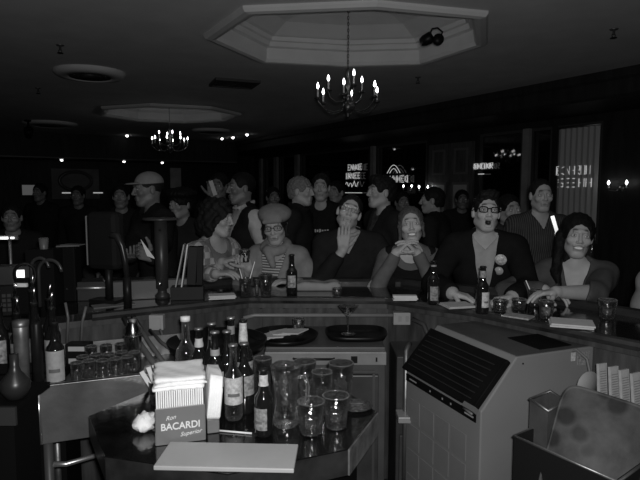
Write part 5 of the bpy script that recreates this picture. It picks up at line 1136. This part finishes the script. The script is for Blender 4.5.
# 5 woman in beret
i_ = person('woman in a pale beret and jacket over a striped top, looking down', ony(275, 226, 3.52), 160, lean=8, hyaw=16, pitch=-12, roll=6, skin=.34, female=True, hres=.0035, res=.008, brows=0,
    clothes=[dict(name='striped_top', mat=cl('striped', .09, pattern=('stripe', 19, .42, .5), noise=.05), inf=.008, scoop=.07, sleeve='elbow'), dict(name='jacket', mat=cl('pale_jacket', .20), inf=.020, cuff=.90, v=(.02, .17), fold=.006), ],
    hair=dict(g=.02, fz=.06, sy=.03, th=.014, bz=-.11, blobs=[((0, -.06, -.06), (.07, .05, .06)), ((.072, .02, .0), (.074, .03, -.06), .014, .012), ((-.072, .02, .0), (-.074, .03, -.06), .014, .012)], amp=.003), glasses=.0022,
    hands={'R': dict(at=ony(249, 268, 3.28), f=(-.3, -.3, .7), n=(-.2, -.8, -.1), curl=.8, pole=(-.6, -.1, -1)), 'L': dict(at=ony(292, 282, 3.36), f=(-.7, -.3, .1), n=(-.2, 0, -1), curl=.4, pole=(.6, .1, -1))})
bf = Field((-.2, -.22, -.02), (.2, .2, .24), .005); bf.ell((-.01, -.02, .070), (.104, .118, .058), .02); bf.ell((.012, -.04, .090), (.090, .100, .045), .02); bf.cap((-.05, .085, .052), (.05, .085, .052), .012, .012, .02); bf.cap((.01, -.03, .130), (.01, -.03, .142), .005, .005, .004)
v, q = bf.mesh(); np_object('beret', [((i_['Rh'] @ v.T).T + i_['Hd'], q)], cl('beret_wool', .17), i_['ob'])
sf = Field((-.2, -.2, -.12), (.2, .25, .16), .006)
for k in range(12):
    a0, a1 = 2 * PI * k / 12, 2 * PI * (k + 1) / 12; sf.cap((.075 * math.cos(a0), .065 * math.sin(a0) + .02, .02 - .03 * math.sin(a0)), (.075 * math.cos(a1), .065 * math.sin(a1) + .02, .02 - .03 * math.sin(a1)), .026, .026, .02)
sf.cap((.02, .10, 0), (-.03, .13, -.09), .03, .02, .02); v, q = sf.mesh(); np_object('scarf', [(v + i_['N'], q)], cl('scarf_grey', .20, pattern=None), i_['ob'])
tumbler(ony(245, 262, 3.24), .075, .033, 'dark drink held up by the woman in the beret', name='drink_glass', fill=.8, liquid=COLA)
# 6 curly haired woman, profile
person('curly dark haired woman in a checked shirt turned towards the beret woman', ony(217, 219, 3.50), 236, lean=6, hyaw=16, pitch=-4, skin=.34, female=True, hres=.004, res=.009,
    clothes=[dict(name='tee', mat=cl('grey_tee', .13), inf=.008, scoop=.07, sleeve='short'), dict(name='checked_shirt', mat=cl('checked', .17, pattern=('check', 26, .34, .5)), inf=.018, cuff=.72, v=(.04, .22), fold=.006)],
    hair=dict(g=.016, fz=.04, sy=.035, th=.018, bz=-.13, blobs=[((0, -.075, -.04), (.085, .055, .085)), ((-.082, -.015, -.03), (.026, .045, .08)), ((.082, -.015, -.03), (.026, .045, .08)), ((0, .03, .105), (.06, .05, .03))], amp=.009, freq=.7),
    hands={'L': dict(at=ony(216, 274, 3.22), f=(1, -.1, .12), n=(.1, .1, -1), curl=.4, pole=(-1, -.2, -.7)), 'R': dict(at=ony(222, 262, 3.42), f=(.9, -.2, .3), n=(0, .2, -1), curl=.5, pole=(.3, .3, -1))})
# 7 man in waistcoat, facing left
person('black man in a dark waistcoat and white shirt standing in profile', ony(241, 189, 4.15), 118, 'stand', lean=0, hyaw=4, skin=.13, hres=.004, res=.010, mouth='closed',
    clothes=[dict(name='white_shirt', mat=cl('white_shirt', .36), inf=.012, collar=1, cuff=.96), dict(name='waistcoat', mat=cl('waistcoat', .014), inf=.024, sleeve='none', v=(.22, .40), hem=.16)],
    hair=dict(g=.010, fz=.075, sy=.02, th=.006, amp=.001, nape=False),
    hands={'L': dict(at=ony(232, 262, 3.85), f=(-1, -.3, 0), n=(0, 0, -1), curl=.5, pole=(1, .2, -.5))})
# 8 grey haired man in profile
person('grey haired man in dark coat in profile behind the beret woman', ony(301, 192, 4.5), 255, 'stand', lean=2, hyaw=-8, skin=.33, hres=.0045, res=.012,
    clothes=[dict(name='coat', mat=cl('dark_coat', .016), inf=.026, hem=.3, collar=1)], hair=dict(g=.20, fz=.06, sy=.02, th=.012, amp=.004))
# 9 man in black t-shirt
i_ = person('young man in a black t-shirt with pale chest print', ony(321, 188, 4.9), 170, 'stand', lean=0, skin=.30, hres=.0045, res=.012, hyaw=4,
    clothes=[dict(name='t_shirt', mat=cl('black_tee', .012), inf=.014, sleeve='short', scoop=.055)], hair=dict(g=.02, fz=.075, sy=.02, th=.012, amp=.003))
m = MB(); m.add([(.125, .135, .30), (.075, .137, .30), (.10, .137, .335)], [(0, 1, 2)])
for k in range(7): m.box((.055 - k * .022, .137, .308), (.015, .004, (.018, .026, .02, .03, .018, .02, .026)[k]))
chest_child(i_, m, 'chest_print', mat('print_pale', .42, .7))
# 10 man in profile
person('man with dark swept hair in profile behind the hand-on-mouth man', ony(381, 193, 4.1), 112, 'stand', lean=2, hyaw=0, skin=.33, hres=.0045, res=.012, pitch=4,
    clothes=[dict(name='jacket', mat=cl('dark_jacket', .016), inf=.024, hem=.25, v=(.30, .3)), dict(name='tee', mat=cl('dim_tee', .05, noise=.6, nscale=40), inf=.010, sleeve='short')],
    hair=dict(g=.015, fz=.06, sy=.02, th=.018, blobs=[((0, .05, .10), (.06, .05, .035))], amp=.004))
# 11 turned away
person('dark haired man in black turned away near the wooden doors', ony(432, 201, 4.8), 60, 'stand', lean=4, hyaw=20, skin=.24, hres=.005, res=.012,
    clothes=[dict(name='jacket', mat=cl('dark_jacket2', .014), inf=.024, hem=.25)], hair=dict(g=.012, fz=.07, sy=.02, th=.014, amp=.003))
# 12 man behind the laughing one
person('dark haired man peering out behind the laughing man in glasses', ony(509, 211, 4.15), 185, 'sit', lean=4, hyaw=6, skin=.27, hres=.0045, res=.012, scale=1.0,
    clothes=[dict(name='shirt', mat=cl('dim_shirt', .03), inf=.016, collar=1)], hair=dict(g=.012, fz=.072, sy=.02, th=.012, amp=.003))
# 13 standing man in striped shirt
i_ = person('tall man with short hair standing in a dark striped shirt', ony(541, 196, 3.95), 182, 'stand', lean=2, hyaw=-6, pitch=-2, skin=.36, hres=.0045, res=.011,
    clothes=[dict(name='striped_shirt', mat=cl('dark_striped', .030, pattern=('vstripe', 22, .07, .6)), inf=.016, v=(.43, .6), cuff=.95)], hair=dict(g=.02, fz=.088, sy=.015, th=.006, amp=.002))
m = MB(); m.box((-.050, .160, .475), (.024, .006, .13), ry=rad(18), rz=rad(-22)); m.box((-.075, .157, .385), (.035, .006, .07), ry=rad(5), rz=rad(-22)); chest_child(i_, m, 'pass_strap', mat('shiny_strap', .98, .3, .8, metal=.9))
# 14 person at right edge
person('person in a white jacket cut off by the right edge of the photo', ony(697, 245, 2.75), 150, 'sit', lean=12, skin=.36, hres=.006, res=.012,
    clothes=[dict(name='white_jacket', mat=cl('white_jacket', .26), inf=.026, cuff=.95, fold=.008)], hair=dict(g=.03, fz=.07, sy=.02, th=.012))
# 15 man in white cap
i_ = person('man in a white baseball cap and dark jacket holding papers', ony(148, 190, 3.9), 128, 'stand', lean=5, hyaw=0, pitch=-4, skin=.14, hres=.004, res=.011,
    clothes=[dict(name='dark_jacket', mat=cl('dark_jacket3', .014), inf=.028, hem=.25, cuff=.92)], hair=dict(g=.02, fz=.07, sy=.01, th=.003, nape=False, amp=.0008),
    hands={'L': dict(at=ony(153, 259, 3.25), f=(-.6, -.4, .35), n=(.3, -.6, .3), curl=.6, pole=(.5, .2, -1)), 'R': dict(at=ony(128, 262, 3.5), f=(.4, -.8, .1), n=(0, 0, 1), curl=.6, pole=(-.5, 0, -1))})
bf = Field((-.14, -.16, -.02), (.14, .24, .20), .005); bf.ell((0, -.014, .048), (.084, .101, .080), .01); Xg, Yg, Zg = bf.grid(); bf.F = np.maximum(bf.F, .042 - Zg + Yg * .0)
bf.ell((0, .092, .050), (.058, .060, .008), .008)
v, q = bf.mesh(); np_object('baseball_cap', [((i_['Rh'] @ (v * i_['s']).T).T + i_['Hd'], q)], cl('white_cap', .17), i_['ob'])
m = MB(); m.add([(0, 0, 0), (.05, .0, -.02), (-.035, 0, .10)], [(0, 1, 2)]); m.add([(0, .0015, 0), (.05, .0015, -.02), (-.035, .0015, .10)], [(2, 1, 0)]); o = m.build('paper_slip', PAPER); o.location = ony(147, 256, 3.22); tag(o, 'pointed white slip of paper in the hand of the man in the cap', 'paper')
m = MB(); m.box((0, 0, 0), (.10, .06, .02), ry=rad(8)); o = m.build('napkin_bundle', mat('bundle', .5, .8, .2, .2, 40), None, .006); o.location = ony(143, 268, 3.05); o.location.z = 1.108; tag(o, 'white napkin bundle lying between beer tower and spout', 'napkin')
# 16 dark hatted head beside him
person('dim person in a dark wide hat behind the beer tower', ony(181, 205, 4.45), 150, 'sit', lean=8, skin=.20, hres=.006, res=.013,
    clothes=[dict(name='dark_coat', mat=cl('dark_coat2', .02), inf=.024)], hair=dict(g=.010, fz=.03, sy=.04, th=.040, blobs=[((0, 0, .09), (.13, .13, .05))], amp=.004))
# dim people further back
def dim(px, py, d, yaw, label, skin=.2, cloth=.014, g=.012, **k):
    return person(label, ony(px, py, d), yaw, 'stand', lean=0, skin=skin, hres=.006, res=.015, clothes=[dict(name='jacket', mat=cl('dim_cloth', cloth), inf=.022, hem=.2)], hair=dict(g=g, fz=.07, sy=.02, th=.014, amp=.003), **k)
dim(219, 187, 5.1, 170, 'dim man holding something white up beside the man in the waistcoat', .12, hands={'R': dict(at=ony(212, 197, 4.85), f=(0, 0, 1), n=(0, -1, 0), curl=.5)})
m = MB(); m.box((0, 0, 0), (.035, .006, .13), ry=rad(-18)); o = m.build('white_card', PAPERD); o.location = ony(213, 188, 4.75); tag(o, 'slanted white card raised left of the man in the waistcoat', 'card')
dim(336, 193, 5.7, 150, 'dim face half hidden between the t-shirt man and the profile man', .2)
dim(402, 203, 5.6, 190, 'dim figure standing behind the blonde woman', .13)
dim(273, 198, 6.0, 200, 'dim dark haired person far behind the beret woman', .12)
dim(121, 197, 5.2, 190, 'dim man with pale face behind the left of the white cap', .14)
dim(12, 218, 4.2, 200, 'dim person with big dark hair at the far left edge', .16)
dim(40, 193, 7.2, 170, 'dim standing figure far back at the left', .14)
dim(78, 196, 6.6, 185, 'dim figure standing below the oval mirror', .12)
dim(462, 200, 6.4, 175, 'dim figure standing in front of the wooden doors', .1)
# bar stools under the seated guests
def stool(x, y, z, lb):
    r = empty('bar_stool', (x, y, 0), 0, lb, 'stool', 'bar stools along the outside of the bar')
    m = MB(); m.lathe([(0, z - .05), (.17, z - .05), (.18, z - .02), (.165, z), (0, z + .004)], 24); m.build('seat', BLACK, r)
    for q in range(4):
        a = PI / 4 + q * PI / 2; m = MB(); m.tube([(.13 * math.cos(a), .13 * math.sin(a), z - .05), (.19 * math.cos(a), .19 * math.sin(a), 0)], .013, 8); m.build('leg', STEELD, r)
    m = MB(); m.tube([(.175 * math.cos(t), .175 * math.sin(t), .22) for t in [2 * PI * i / 20 for i in range(20)]], .009, 6, True); m.build('foot_ring', STEELD, r)
for s_ in STOOLS: stool(*s_)
